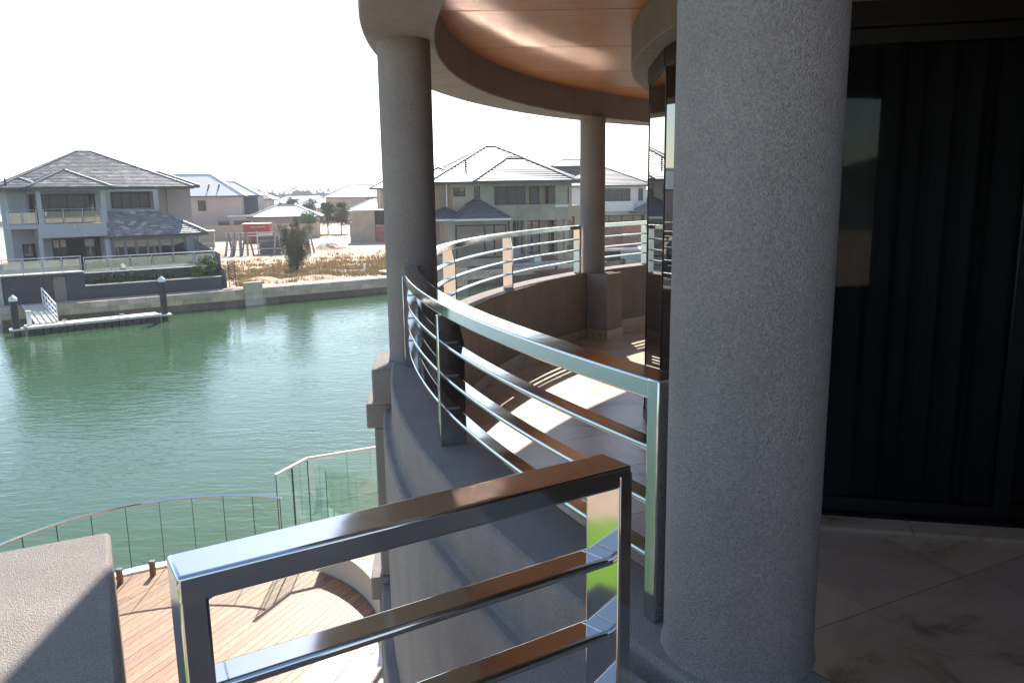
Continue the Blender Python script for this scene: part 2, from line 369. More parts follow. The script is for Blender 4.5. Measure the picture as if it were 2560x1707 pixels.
# columns
def column(x, y, rad, z0, z1, label):
    b = MB(); b.lathe((x, y), [(rad + .006, z0), (rad + .002, z0 + .012), (rad, z0 + .03), (rad, z1)], 64)
    return tag(b.build('column', 'stucco', loc=(x, y, z0), smooth=True), label, 'column', 'round columns of the balcony')
column(.452, 1.502, .1475, ZP, ZB + .001, 'thick round grey stucco column nearest the camera beside the dark glass door')
column(-.555, 4.478, .142, ZP, ZB + .001, 'round grey stucco column in the middle standing in front of the canal water')
column(.935, 9.20, .142, ZP, ZB + .001, 'thin far round column on a square pedestal at the back of the balcony')
ang = math.atan2(9.2 - CC[1], .935 - CC[0]); fr = Frame((.935, 9.2), ang)   # +a outward
ped = thing('column_pedestal', 'square brown stucco pedestal under the far round column', 'pedestal', fr(0, 0, 0))
b = MB(); b.box(-.30, -.03, -.17, .17, .0, ZP - .003, fr=fr); b.build('block', 'stucco', ped, bevel=.008)
b = MB(); b.box(-.313, -.06, -.183, .183, .001, .096, fr=fr); b.build('skirting', 'travertine', ped)

# ring beam, roof slab, timber ceiling
beam = thing('ring_beam', 'deep curved stucco ring beam carried by the balcony columns overhead', 'beam', pol(7, 170, ZB))
b = MB(); sector(b, rect(6.77, 7.135, ZB, 3.15), A0, A1, 110); b.build('beam', 'stucco', beam, bevel=.01)
b = MB(); sector(b, rect(7.0, 7.57, 3.152, 3.34), A0, A1, 110); b.build('eave', 'stucco', beam)
b = MB(); b.prism([pol(7.3, a)[:2] for a in range(0, 360, 5)], 3.1505, 3.3); ceil = struct(b.build('roof_slab', 'stucco'))
b = MB(); b.prism([pol(6.95, a)[:2] for a in range(0, 360, 5)], ZC + .014, ZC + .05); cl = struct(b.build('ceiling', 'groove'))
cpoly = [pol(6.9, a)[:2] for a in range(0, 360, 4)]
pit = 1.255; y = 5.03 - 6 * pit
for j in range(12):
    y0, y1 = y + j * pit + .006, y + (j + 1) * pit - .006
    x = -3.1 - (j % 2) * .3
    for i in range(4):
        q = clip([(x + i * 5.3 + .003, y0), (x + (i + 1) * 5.3 - .003, y0), (x + (i + 1) * 5.3 - .003, y1), (x + i * 5.3 + .003, y1)], cpoly)
        if len(q) > 2 and area(q) > .02:
            bb = MB(); bb.prism(q, ZC, ZC + .0135); bb.build('ceiling_panel', 'veneer', cl)

# glazed drum of the house
V0 = 181.3 - 9 * 7
dr = thing('curved_window_wall', 'faceted reflective window wall of the round room behind the near column', 'window', pol(5.4, 175, 0))
for k in range(9):
    a0, a1 = V0 + 9 * k, V0 + 9 * (k + 1)
    if a1 > 193: break
    p0, p1 = Vector(pol(5.43, a0)), Vector(pol(5.43, a1)); d = (p1 - p0).normalized(); nrm = Vector((d.y, -d.x, 0))
    if nrm.dot(Vector((p0.x - CC[0], p0.y - CC[1], 0))) < 0: nrm = -nrm
    e0, e1 = p0 + d * .012, p1 - d * .012
    b = MB(); b.hexa([e0, e1, e1 - nrm * .02, e0 - nrm * .02], [q + Vector((0, 0, 2.46)) for q in (e0, e1, e1 - nrm * .02, e0 - nrm * .02)])
    b.build('pane', 'mirrorglass', dr)
    b = MB(); b.hexa([e0 + nrm * .012, e1 + nrm * .012, e1, e0], [q + Vector((0, 0, .06)) for q in (e0 + nrm * .012, e1 + nrm * .012, e1, e0)]); b.build('bottom_rail', 'blackalu', dr)
    b = MB(); b.hexa([q + Vector((0, 0, 2.36)) for q in (e0 + nrm * .015, e1 + nrm * .015, e1 + nrm * .001, e0 + nrm * .001)], [q + Vector((0, 0, 2.468)) for q in (e0 + nrm * .015, e1 + nrm * .015, e1 + nrm * .001, e0 + nrm * .001)]); b.build('head_rail', 'blackalu', dr)
    b = MB(); b.tube([p1 + Vector((0, 0, .0)), p1 + Vector((0, 0, 2.468))], .006, 8); b.build('mullion', 'blackalu', dr)
b = MB(); sector(b, rect(5.15, 5.56, 2.47, 2.7075), A0, 200, 60)
tag(b.build('bulkhead', 'stucco', loc=pol(5.5, 170, 2.47), bevel=.008), 'curved stucco bulkhead under the timber ceiling above the window wall', 'bulkhead')

# ------------------------------------------------------------------ polished rails
def rail_post(th, a, end=False):
    """flat plate post: radial profile, outer edge plumb, inner edge tapering above the top bar; end posts run up flush with the rail"""
    prof = [(6.984, ZP + .001), (6.884, ZP + .001), (6.884, 1.11), (6.908, ZR - .046), (6.984, ZR - .046)]
    if end: prof = [(6.9745, ZP + .001), (6.8935, ZP + .001), (6.8935, ZR + .0005), (6.9745, ZR + .0005)]
    da = (.0185 if end else .0125) / 6.93 * 180 / math.pi
    b = MB(); f0 = [pol(r, a - da, z) for r, z in prof]; f1 = [pol(r, a + da, z) for r, z in prof]; n = len(prof)
    b.v = f0 + f1; b.f = [tuple(range(n)), tuple(range(2 * n - 1, n - 1, -1))] + [(k, n + k, n + (k + 1) % n, (k + 1) % n) for k in range(n)]; b.t = [None] * (n + 2)
    return b.build('post', 'steel', th, bevel=.0035)
def ring_rail(label, a0, a1, posts, ends):
    th = thing('balcony_railing', label, 'railing', pol(6.93, (a0 + a1) / 2, ZP), 'polished steel railings of the round balcony')
    n = max(8, int(abs(a1 - a0) * 1.4))
    b = MB(); sector(b, rect(6.895, 6.973, ZR - .045, ZR), a0, a1, n); b.build('top_rail', 'steel', th, bevel=.005, segs=3)
    for z in (1.111, .989, .867):
        b = MB(); sector(b, rect(6.912, 6.962, z - .007, z + .007), a0 + .15, a1 - .15, n); b.build('bar', 'steel', th, bevel=.0045, segs=3)
    for a in posts:
        p = rail_post(th, a, a in ends)
        for z in (1.111, .989, .867):
            for sg in (-1, 1):
                aa = a + sg * .135
                if a0 + .15 < aa < a1 - .15:
                    w = MB(); w.tube([pol(6.909, aa, z + .009), pol(6.965, aa, z + .009)], .0016, 6); w.build('weld', 'weld', p)
    return th
ring_rail('near curved polished railing between the thick near column and the middle column', 185.0, 209.43, [186.6, 198.3, 209.47], [209.47])
ring_rail('curved polished railing on the sunlit parapet between the middle and far columns', 143.95, 184.1, [143.9, 157.1, 170.3, 183.6], [143.9])
ring_rail('short far polished railing to the right of the far column', 98, 141.05, [141.1, 132.3, 121.4, 109], [141.1])
# straight rail in front of the camera, running radially
RA = 212.25
er = Vector((math.cos(R(RA)), math.sin(R(RA)), 0)); et = Vector((-er.y, er.x, 0))
def rp(r, t, z): return tuple(Vector((CC[0], CC[1], z)) + er * r + et * t)
th = thing('side_railing', 'straight polished steel railing with rounded flat bars closest to the camera', 'railing', rp(7.65, 0, ZP))
def rbox(b, r0, r1, t0, t1, z0, z1): b.hexa([rp(r, t, z0) for r, t in ((r0, t0), (r1, t0), (r1, t1), (r0, t1))], [rp(r, t, z1) for r, t in ((r0, t0), (r1, t0), (r1, t1), (r0, t1))])
b = MB(); rbox(b, 7.342, 7.95, -.033, .033, ZR - .032, ZR); b.build('top_rail', 'steel', th, bevel=.0045, segs=3)
for (r0, r1) in ((7.342, 7.372), (7.92, 7.95)):
    rc = (r0 + r1) / 2; tw = R(11) if r0 < 7.5 else 0; c9, s9 = math.cos(tw), math.sin(tw)
    qd = [(rc + x * c9 - y * s9, x * s9 + y * c9) for x, y in ((-.0148, -.0325), (.0148, -.0325), (.0148, .0325), (-.0148, .0325))]
    b = MB(); b.hexa([rp(r, t, ZP + .001) for r, t in qd], [rp(r, t, ZR - .012) for r, t in qd]); p = b.build('post', 'steel', th, bevel=.004, segs=3)
    q = r1 if r0 < 7.5 else r0; sg = 1 if r0 < 7.5 else -1      # rounded inner corner
    if sg > 0: continue
    b = MB(); prof = [(q, ZR - .032)] + [(q + sg * (.010 - .010 * math.sin(R(t))), ZR - .042 + .010 * math.cos(R(t))) for t in range(0, 91, 15)]
    n = len(prof); f0 = [rp(r - .0045 * sg, -.030, z) for r, z in prof]; f1 = [rp(r - .0045 * sg, .030, z) for r, z in prof]
    b.v = f0 + f1; b.f = [tuple(range(n)), tuple(range(2 * n - 1, n - 1, -1))] + [(k, n + k, n + (k + 1) % n, (k + 1) % n) for k in range(n)]; b.t = [None] * (n + 2)
    b.build('corner_fillet', 'steel', p, smooth=True)
for z in (1.123, 1.008, .893):
    b = MB(); rbox(b, 7.360, 7.932, -.024, .024, z - .007, z + .007); o = b.build('bar', 'steel', th, bevel=.0055, segs=3)
    for r in (7.386, 7.906):
        w = MB(); w.tube([rp(r + (.006 if r < 7.5 else -.004), -.019, z + .0073), rp(r + (-.002 if r < 7.5 else 0), .019, z + .0073)], .0011, 6); w.build('weld', 'weld', o)
# parapet under it, pier at the lower left
sp = thing('side_parapet', 'grey stucco parapet ledge under the straight polished railing', 'wall', rp(7.5, 0, -.45))
b = MB(); rbox(b, 7.112, 7.97, -.345, .10, -.52, ZP); b.build('wall', 'stucco', sp, bevel=.012)
P1 = Vector((-1.138, 2.117, 0)); dd = Vector((.4636, -.886, 0)); ll = Vector((-.886, -.4636, 0))
cp = thing('corner_pier', 'coarse beige stucco pier top half in sunlight at the lower left', 'pier', tuple(P1 + ll * .26 + dd * .45 + Vector((0, 0, -4))))
b = MB(); q = [P1, P1 + dd * .90, P1 + dd * .90 + ll * .52, P1 + ll * .52]
b.hexa([(p.x, p.y, -4) for p in q], [(p.x, p.y, ZP) for p in q]); b.build('shaft', 'stucco', cp, bevel=.014)
b = MB(); sector(b, rect(7.12, 9.6, -.42, -.005), 213.6, 244, 16); struct(b.build('side_balcony_floor', 'path'))

# ------------------------------------------------------------------ sliding door and the enclosing walls
DA = math.atan2(3.68 - 3.876, 2.496 - 1.602); df = Frame((1.35, 3.931), DA)
sd = thing('sliding_door', 'tall dark tinted glass sliding door behind the near column', 'door', df(1.2, 0, 0))
for (a0, a1, w) in ((.06, 1.055, 0), (1.075, 2.14, .05)):
    b = MB(); b.box(a0, a1, w, w + .012, .075, 2.30, fr=df); p = b.build('pane', 'doorglass', sd)
    for (x0, x1, z0, z1) in ((a0 - .035, a0 + .035, .03, 2.36), (a1 - .035, a1 + .035, .03, 2.36)):
        b = MB(); b.box(x0, x1, w - .02, w + .03, z0, z1, fr=df); b.build('stile', 'blackalu', p, bevel=.003)
    for (z0, z1) in ((.03, .10), (2.29, 2.36)):
        b = MB(); b.box(a0 + .036, a1 - .036, w - .018, w + .028, z0, z1, fr=df); b.build('rail', 'blackalu', p, bevel=.003)
b = MB(); b.box(-.1, 2.3, -.06, .14, .001, .029, fr=df); b.build('track', 'blackalu', sd)
b = MB(); b.box(-.1, 2.3, -.06, .14, 2.362, 2.47, fr=df); b.build('head', 'blackalu', sd)
b = MB()
for k in range(4): pass
for k, (a0, a1) in enumerate(((-.25, .62), (.625, 1.5), (1.505, 2.3))):
    b = MB(); b.box(a0, a1, -.205, -.062, .0005, .020, (1.06 - .1 * k,) * 3, fr=df); b.build('sill_stone', 'travertine', sd)
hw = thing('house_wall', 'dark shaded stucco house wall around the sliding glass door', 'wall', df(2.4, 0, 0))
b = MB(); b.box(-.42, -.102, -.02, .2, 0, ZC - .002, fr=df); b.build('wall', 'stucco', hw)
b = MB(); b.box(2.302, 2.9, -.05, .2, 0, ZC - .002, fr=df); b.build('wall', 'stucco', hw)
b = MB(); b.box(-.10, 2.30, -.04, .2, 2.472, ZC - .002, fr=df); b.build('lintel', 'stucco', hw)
b = MB(); b.box(-.25, 2.35, .45, .5, 0, 2.6, fr=df); b.build('inner_wall', 'groove', hw)  # near-black sheet stands in for the unlit room
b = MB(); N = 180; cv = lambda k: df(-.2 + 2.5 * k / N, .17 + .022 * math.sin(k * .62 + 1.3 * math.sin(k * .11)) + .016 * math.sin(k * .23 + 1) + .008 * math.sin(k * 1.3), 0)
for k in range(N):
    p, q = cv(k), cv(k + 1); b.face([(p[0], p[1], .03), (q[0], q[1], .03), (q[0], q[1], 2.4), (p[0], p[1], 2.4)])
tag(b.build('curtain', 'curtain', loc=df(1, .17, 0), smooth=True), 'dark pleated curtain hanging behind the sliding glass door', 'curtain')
e = df(2.7, 0, 0)
b = MB(); b.box(e[0] - .1, e[0] + .15, -2.6, e[1] - .25, 0, ZC - .002); b.build('wall', 'stucco', hw)
b = MB(); b.box(1.69, e[0] - .11, -.5, -.25, 0, ZC - .002); b.build('wall', 'stucco', hw)

# ================================================================== DECK BELOW
DZ = -4.0; DC = (-4.42, 9.09)
stad = [(DC[0] + 2.68 * math.cos(R(a)), DC[1] + 2.68 * math.sin(R(a))) for a in range(0, 181, 4)] + [(DC[0] - 2.68, 3.0), (DC[0] + 2.68, 3.0)]
wide = [(DC[0] + 2.86 * math.cos(R(a)), DC[1] + 2.86 * math.sin(R(a))) for a in range(0, 181, 4)] + [(DC[0] - 2.86, 3.0), (DC[0] + 2.86, 3.0)]
b = MB(); b.prism(wide, -6.5, DZ - .035); deck = struct(b.build('deck_base', 'concrete'))
b = MB()
n = 46
for k in range(n):
    a0, a1 = 60 + 120 * k / n, 60 + 120 * (k + 1) / n
    q = [(DC[0] + r * math.cos(R(a)), DC[1] + r * math.sin(R(a))) for r, a in ((2.685, a0), (2.86, a0), (2.86, a1), (2.685, a1))]
    b.prism(q, DZ - .034, DZ + .03)
tag(b.build('deck_kerb', 'white', loc=(DC[0], DC[1] + 2.7, DZ)), 'white curved kerb around the rounded end of the timber deck', 'kerb')
pa = R(67.5); pw = .118
for k in range(-42, 43):
    off = k * pw
    segs = [-8]; t = -8 + random.uniform(1, 3)
    while t < 8: segs.append(t); t += random.uniform(2.4, 4.2)
    segs.append(8)
    for s0, s1 in zip(segs, segs[1:]):
        h0, h1 = off - pw / 2 + .003, off + pw / 2 - .003
        q = [(DC[0] + s * math.cos(pa) - h * math.sin(pa), DC[1] + s * math.sin(pa) + h * math.cos(pa)) for s, h in ((s0 + .0015, h0), (s1 - .0015, h0), (s1 - .0015, h1), (s0 + .0015, h1))]
        q = clip(q, stad)
        if len(q) < 3 or area(q) < .004 or max(p[1] for p in q) < 7.2: continue
        k1 = random.uniform(.78, 1.22)
        bb = MB(); bb.prism(q, DZ - .034, DZ + random.uniform(-.0015, .001), (k1, k1 * random.uniform(.94, 1.04), k1 * random.uniform(.88, 1.05)))
        bb.build('deck_plank', 'decking', deck)
# glass fence on the round end
GZ = DZ + 1.118; GR = 2.64
gf = thing('glass_fence', 'frameless curved glass pool fence with thin steel handrail round the deck', 'fence', (DC[0], DC[1] + GR, DZ))
ga = [71.5 + 10.1 * k for k in range(0, 12)]
for a0, a1 in zip(ga, ga[1:]):
    p0, p1 = [Vector((DC[0] + GR * math.cos(R(a)), DC[1] + GR * math.sin(R(a)), 0)) for a in (a0 + .03, a1 - .03)]
    nr = Vector((p0.x + p1.x - 2 * DC[0], p0.y + p1.y - 2 * DC[1], 0)).normalized() * .006
    z0, z1 = Vector((0, 0, DZ + .012)), Vector((0, 0, GZ - .03))
    b = MB(); b.face([p0 + z0, p1 + z0, p1 + z1, p0 + z1]); pn = b.build('panel', 'clearglass', gf)
    for p, q in ((p0, p1),):
        d = (q - p).normalized() * .009
        b = MB(); b.hexa([p - nr + z0, p + d - nr + z0, p + d + nr + z0, p + nr + z0], [p - nr + z1, p + d - nr + z1, p + d + nr + z1, p + nr + z1]); b.build('edge', 'glassedge', pn)
b = MB(); b.tube([(DC[0] + GR * math.cos(R(a)), DC[1] + GR * math.sin(R(a)), GZ - .012) for a in [71 + 112 * t / 60 for t in range(61)]], .019, 8); b.build('handrail', 'steel', gf, smooth=True)
# taller glass screen
ts_ = thing('glass_screen', 'taller angled frameless glass screen at the right end of the deck fence', 'screen', (-3.3, 12, DZ))
SZ = -2.56; sp_ = [(-1.93 - 1.72, 11.68), (-3.36, 12.45), (-2.28, 13.0), (-1.2, 13.5)]
def gpanel(th, p0, p1, z0, z1):
    p0, p1 = Vector((*p0, 0)), Vector((*p1, 0)); d = (p1 - p0).normalized(); nr = Vector((-d.y, d.x, 0)) * .006
    b = MB(); b.face([p0 + Vector((0, 0, z0)), p1 + Vector((0, 0, z0)), p1 + Vector((0, 0, z1)), p0 + Vector((0, 0, z1))]); pn = b.build('panel', 'screenglass', th)
    for p, e in ((p0, d * .007), (p1, -d * .007)):
        b = MB(); b.hexa([tuple(x + Vector((0, 0, z0))) for x in (p - nr, p + e - nr, p + e + nr, p + nr)], [tuple(x + Vector((0, 0, z1))) for x in (p - nr, p + e - nr, p + e + nr, p + nr)]); b.build('edge', 'glassedge', pn)
def lerp2(p, q, t): return (p[0] + (q[0] - p[0]) * t, p[1] + (q[1] - p[1]) * t)
gpanel(ts_, sp_[0], lerp2(sp_[0], sp_[1], .49), DZ + .01, SZ - .02); gpanel(ts_, lerp2(sp_[0], sp_[1], .51), sp_[1], DZ + .01, SZ - .02)
gpanel(ts_, sp_[1], lerp2(sp_[1], sp_[2], .985), DZ + .01, SZ - .02); gpanel(ts_, lerp2(sp_[1], sp_[2], 1.01), sp_[3], DZ + .01, SZ - .02)
for p, q in zip(sp_, sp_[1:]):
    b = MB(); b.bar((*p, SZ), (*q, SZ), .05, .035); b.build('cap_rail', 'pontoon', ts_)
# a lower glass panel behind it, running back to the house
gl2 = thing('glass_balustrade', 'lower clear glass balustrade seen through the tall glass screen', 'fence', (-2.4, 11.8, DZ))
gpanel(gl2, (-3.05, 12.35), (-1.9, 11.75), DZ + .01, -2.75); gpanel(gl2, (-1.88, 11.74), (-.6, 11.0), DZ + .01, -2.75)
# low curved wall, pavers, bollards
b = MB(); n = 30
def dpol(r, a): return (DC[0] + r * math.cos(R(a)), DC[1] + r * math.sin(R(a)))
lw = thing('low_curved_wall', 'low cream curved wall bordering the shaded right side of the deck', 'wall', (*dpol(2.8, 30), DZ))
for k in range(n):
    a0, a1 = 2 + 56 * k / n, 2 + 56 * (k + 1) / n
    b.prism([dpol(2.71, a0), dpol(3.05, a0), dpol(3.05, a1), dpol(2.71, a1)], DZ - .033, DZ + .40)
b.build('wall', 'stucco_cream', lw)
nb = thing('wall_end', 'small cream stucco block at the end of the curved deck wall', 'block', (-1.5, 9.4, DZ))
b = MB(); b.box(-1.69, -1.1, 9.24, 9.62, DZ - .03, DZ + .36); b.build('block', 'stucco_cream', nb, bevel=.01)
PV = Frame((-1.93, 9.34), R(-13))
for k, (x0, x1, y0, y1) in enumerate(((.0, .42, -.44, 0), (-.40, -.01, -.92, -.30), (.0, .42, -.92, -.45), (-.40, .42, -1.7, -.93))):
    q = [PV(x, y, 0)[:2] for x, y in ((x0, y0), (x1, y0), (x1, y1), (x0, y1))]; cx, cy = PV((x0 + x1) / 2, (y0 + y1) / 2, 0)[:2]
    bb = MB(); bb.prism(q, DZ + .004, DZ + .05)
    o = bb.build('paver', 'paver', loc=(cx, cy, DZ), bevel=.006)
    tag(o, ('pale stone paver with a round drain cover beside the curved deck wall', 'large pale stone paver overlapping the deck boards by the house', 'pale stone paver tucked under the grey house wall', 'pale stone paver at the bottom edge of the deck')[k], 'paver', 'pale pavers beside the deck')
    if k == 0:
        w = MB(); w.tube([(cx - .02 + .05 * math.cos(6.2832 * t / 20), cy + .03 + .05 * math.sin(6.2832 * t / 20), DZ + .052) for t in range(21)], .006, 6); w.build('drain_cover', 'concrete', o)
for k, (x, y) in enumerate(((-5.51, 11.33), (-5.89, 11.08))):
    t = thing('bollard_light', ('small square deck bollard light at the kerb with a clear shadow', 'small square deck bollard light half hidden by the stucco pier')[k], 'light', (x, y, DZ), 'bollard lights on the deck')
    b = MB(); b.box(x - .035, x + .035, y - .035, y + .035, DZ + .001, DZ + .19); b.build('body', 'bronze', t, bevel=.004)
    b = MB(); b.box(x - .042, x + .042, y - .042, y + .042, DZ + .191, DZ + .235); b.build('cap', 'greyalu', t, bevel=.004)
# near bank
b = MB(); b.prism([(-7.3, 3), (-1.73, 3), (-1.73, 9.2), (-1.5, 10.6), (-2.3, 11.5), (-3.7, 11.7), (-3.42, 12.55), (-2.3, 13.1), (4, 16), (30, 22), (30, -30), (-7.3, -30)], -6.5, DZ - .036)
struct(b.build('near_bank', 'concrete'))
b = MB(); b.prism([(-7.35, 4.4), (-15.5, 4.4), (-15.5, -14), (-7.35, -14)], -6.4, -4.30); struct(b.build('neighbouring_lot', 'sand'))
b = MB(); b.prism([(-7.5, 3.6), (-12.6, 3.6), (-12.6, -13), (-7.5, -13)], -4.298, -4.24); struct(b.build('lawn', 'lawn'))
# unseen wall and ridge added behind the camera to darken steel and glass reflections
rw = thing('unseen_rear_parapet', 'unseen stucco parapet added behind the photographer for dark reflections', 'wall', (0, -1.3, 0))
b = MB(); b.box(-1.9, 1.28, -1.5, -1.25, -.4, 1.4); b.build('wall', 'stucco', rw)  # kept low so sky light still reaches the near column
b = MB(); N = 40
for k in range(N):
    x0, x1 = -240 + 12 * k, -228 + 12 * k; hf = lambda x: 5.5 + 2.6 * math.sin(x * .05) + 1.5 * math.sin(x * .17 + 1) + .8 * math.sin(x * .41)
    b.face([(x0, -120, -5), (x1, -120, -5), (x1, -150, hf(x1)), (x0, -150, hf(x0))]); b.face([(x0, -150, hf(x0)), (x1, -150, hf(x1)), (x1, -200, -5), (x0, -200, -5)])
struct(b.build('unseen_dunes', 'leaf_far'))  # dark ridge out of view, added for the far window reflections
b = MB(); b.prism([(-240, -60), (-16, -22), (40, -30), (240, -30), (240, -260), (-240, -260)], -6.3, -4.6); struct(b.build('near_land', 'sand'))

# ================================================================== WATER AND FAR GROUND
b = MB(); b.face([(-3000, -600, -5.6), (3000, -600, -5.6), (3000, 4500, -5.6), (-3000, 4500, -5.6)]); struct(b.build('water', 'water'))
LH = Frame((-28.9, 45.4), math.atan2(13.9, 19.6))
def lf(s, w): return LH(s, w, 0)[:2]
gp = [lf(-.3, .32), lf(62, .32), (70, 95), (2500, 300), (2500, 4000), (-2500, 4000), (-2500, 420), (-260, 265), (-95, 210), lf(-.3, 40)]
b = MB(); b.prism(gp, -6.2, -4.5); struct(b.build('ground', 'sand'))

# bank wall of limestone blocks
bw = thing('canal_wall', 'limestone block canal wall along the far bank', 'wall', LH(15, 0, -5.6))
b = MB(); b.box(-.3, 62, .06, .34, -6.2, -4.51, fr=LH); b.build('core', 'concrete', bw)
for row, (z0, z1) in enumerate(((-4.832, -4.5), (-5.172, -4.84), (-5.6, -5.18))):
    s = -.3 - row * .43
    while s < 46:
        ln = random.uniform(.86, 1.04); k = random.uniform(.8, 1.15) * (1 if row < 2 else .3)
        if s > -1.2 and not (13.75 < s + ln / 2 < 14.6):
            bb = MB(); ov = -.02 if row == 0 else random.uniform(-.006, .012)
            bb.box(max(s, -.3), s + ln - .012, ov, .3 if row == 0 else .058, z0, z1, (k, k * random.uniform(.95, 1.0), k * random.uniform(.82, .98) * (1.12 if row == 0 else .95)), fr=LH)
            bb.build('block', 'limestone', bw)
        s += ln
for k, (s0, s1, zt, lab) in enumerate(((13.55, 14.75, -4.05, 'square limestone pier in the canal wall beside the vacant lot'), (30.1, 31.1, -4.13, 'square limestone pier in the canal wall below the concrete terrace'))):
    t = thing('wall_pier', lab, 'pier', LH(s0 + .5, 0, -5.6))
    for j in range(4):
        z0 = -5.6 + j * (zt + 5.6) / 4
        bb = MB(); bb.box(s0, s1, -.14, .28, z0, z0 + (zt + 5.6) / 4 - .008, random.uniform(.95, 1.1), fr=LH); bb.build('block', 'limestone', t)
b = MB(); b.box(-.3, 13.5, .305, 1.1, -4.499, -4.455, fr=LH); struct(b.build('footpath', 'path'))
b = MB(); b.box(14.8, 30, .305, 1.3, -4.499, -4.47, fr=LH); struct(b.build('footpath', 'concrete'))

# ------------------------------------------------------------------ jetty, piles, gangway
def pile(s, w, ztop, lab):
    x, y, _ = LH(s, w, 0); t = thing('mooring_pile', lab, 'pile', (x, y, -6.5), 'mooring piles')
    b = MB(); b.lathe((x, y), [(.19, -6.5), (.19, ztop - .28)], 20); b.build('shaft', 'pile', t, smooth=True)
    b = MB(); b.lathe((x, y), [(.205, ztop - .279), (.205, ztop - .12), (.02, ztop + .06)], 20); b.build('cap', 'white', t, smooth=True)
    b = MB(); b.box(s - .34, s + .34, w - .34, w + .34, -5.30, -5.22, fr=LH); b.build('collar', 'white_trim', t)
def inlh(x, y):
    dx, dy = x - LH.B[0], y - LH.B[1]; return dx * LH.c + dy * LH.s, -dx * LH.s + dy * LH.c
s1, w1 = inlh(-26.7, 42.6); s2, w2 = inlh(-20.75, 47.4)
pile(s1, w1, -3.45, 'black mooring pile with white pointed cap at the left end of the jetty')
pile(s2, w2, -3.02, 'black mooring pile with white pointed cap at the right end of the jetty')
jt = thing('jetty', 'long pale floating jetty pontoon below the grey house', 'jetty', LH(3.5, -2.3, -5.6))
jf = Frame(LH(s1 + .45, w1 - .35, 0)[:2], math.atan2(47.4 - 42.6, 5.95)); L = math.hypot(5.95, 4.8) - .75
for k in range(3):
    b = MB(); b.box(L * k / 3 + .006, L * (k + 1) / 3 - .006, 0, 1.15, -5.30, -5.16, fr=jf); b.build('deck_panel', 'pontoon', jt, bevel=.02)
for k in range(18):
    b = MB(); b.box(L * (k + .06) / 18, L * (k + .94) / 18, .06, 1.08, -5.75, -5.302, fr=jf); b.build('float', 'pile', jt)
for k, (a, w) in enumerate(((1.9, .1), (2.0, 1.05), (5.1, .1), (5.0, 1.05))):
    p = jf(a, w, -5.155); b = MB(); b.bar(jf(a - .13, w, -5.07), jf(a + .13, w, -5.07), .035, .03); b.bar(jf(a - .05, w, -5.16), jf(a - .05, w, -5.075), .03, .03); b.bar(jf(a + .05, w, -5.16), jf(a + .05, w, -5.075), .03, .03); b.build('cleat', 'galv', jt)
gw = thing('gangway', 'short sloping gangway ramp with white side railing onto the jetty', 'gangway', jf(.9, 1.4, -5.15))
g0, g1 = jf(1.1, .75, -5.10), LH(1.35, .25, -4.44)
G0, G1 = Vector(g0), Vector(g1); gd = (G1 - G0); gs = Vector((jf.c, jf.s, 0))
b = MB(); b.hexa([G0 - gs * .5 - Vector((0, 0, .05)), G0 + gs * .5 - Vector((0, 0, .05)), G1 + gs * .5 - Vector((0, 0, .05)), G1 - gs * .5 - Vector((0, 0, .05))], [G0 - gs * .5, G0 + gs * .5, G1 + gs * .5, G1 - gs * .5]); b.build('ramp', 'pontoon', gw)
for sg in (-1, 1):
    b = MB(); b.bar(G0 + gs * .53 * sg, G1 + gs * .53 * sg, .05, .14); b.build('side_beam', 'white', gw)
for k in range(6):
    p = G0 + gd * (k / 5) + gs * .53; b = MB(); b.bar(p, p + Vector((0, 0, .95)), .045, .045); b.build('post', 'white', gw)
for h in (.95, .62, .3):
    b = MB(); b.bar(G0 + gs * .53 + Vector((0, 0, h)), G1 + gs * .53 + Vector((0, 0, h)), .05, .05); b.build('handrail', 'white', gw)
pd = thing('power_pedestal', 'slim white service pedestal standing on the jetty', 'pedestal', jf(.25, .75, -5.16))
b = MB(); b.box(.14, .36, .64, .86, -5.159, -4.45, fr=jf); b.build('body', 'white', pd, bevel=.01)
b = MB(); b.box(.11, .39, .61, .89, -4.449, -4.36, fr=jf); b.build('cap', 'white_trim', pd, bevel=.01)

# ================================================================== ROOFS, WINDOWS, FENCES
def tile_plane(B, pts, course, width, rnd, lift=.055, gap=.012):
    """pts: eave start, eave end, then the rest of a planar convex roof face"""
    P = [Vector(p) for p in pts]; e = (P[1] - P[0]).normalized(); nrm = (P[1] - P[0]).cross(P[2] - P[0]).normalized()
    if nrm.z < 0: nrm = -nrm
    f = nrm.cross(e).normalized()
    if f.z < 0: f = -f
    uv = [((p - P[0]).dot(e), (p - P[0]).dot(f)) for p in P]
    if area(uv) < 0: uv = uv[::-1]
    x0, x1 = min(u for u, v in uv), max(u for u, v in uv); top = max(v for u, v in uv); r = 0; v = -.04
    while v < top:
        u = x0 - (r % 2) * width / 2
        while u < x1:
            q = clip([(u + gap, v), (u + width - gap, v), (u + width - gap, v + course + .02), (u + gap, v + course + .02)], uv)
            if len(q) > 2 and area(q) > .002:
                t = rnd(); to = lambda a, c, h: P[0] + e * a + f * c + nrm * h
                hh = lambda c: lift * (1 - max(0, min(1, (c - v) / course))) + .012
                B.face([to(a, c, hh(c)) for a, c in q], t)
                lo = [p for p in q if abs(p[1] - min(k[1] for k in q)) < 1e-4]
                if len(lo) >= 2:
                    lo.sort(); a, c = lo[0], lo[-1]; B.face([to(a[0], a[1], hh(a[1])), to(c[0], c[1], hh(c[1])), to(c[0], c[1], -.01), to(a[0], a[1], -.01)][::-1], t)
            u += width
        v += course; r += 1
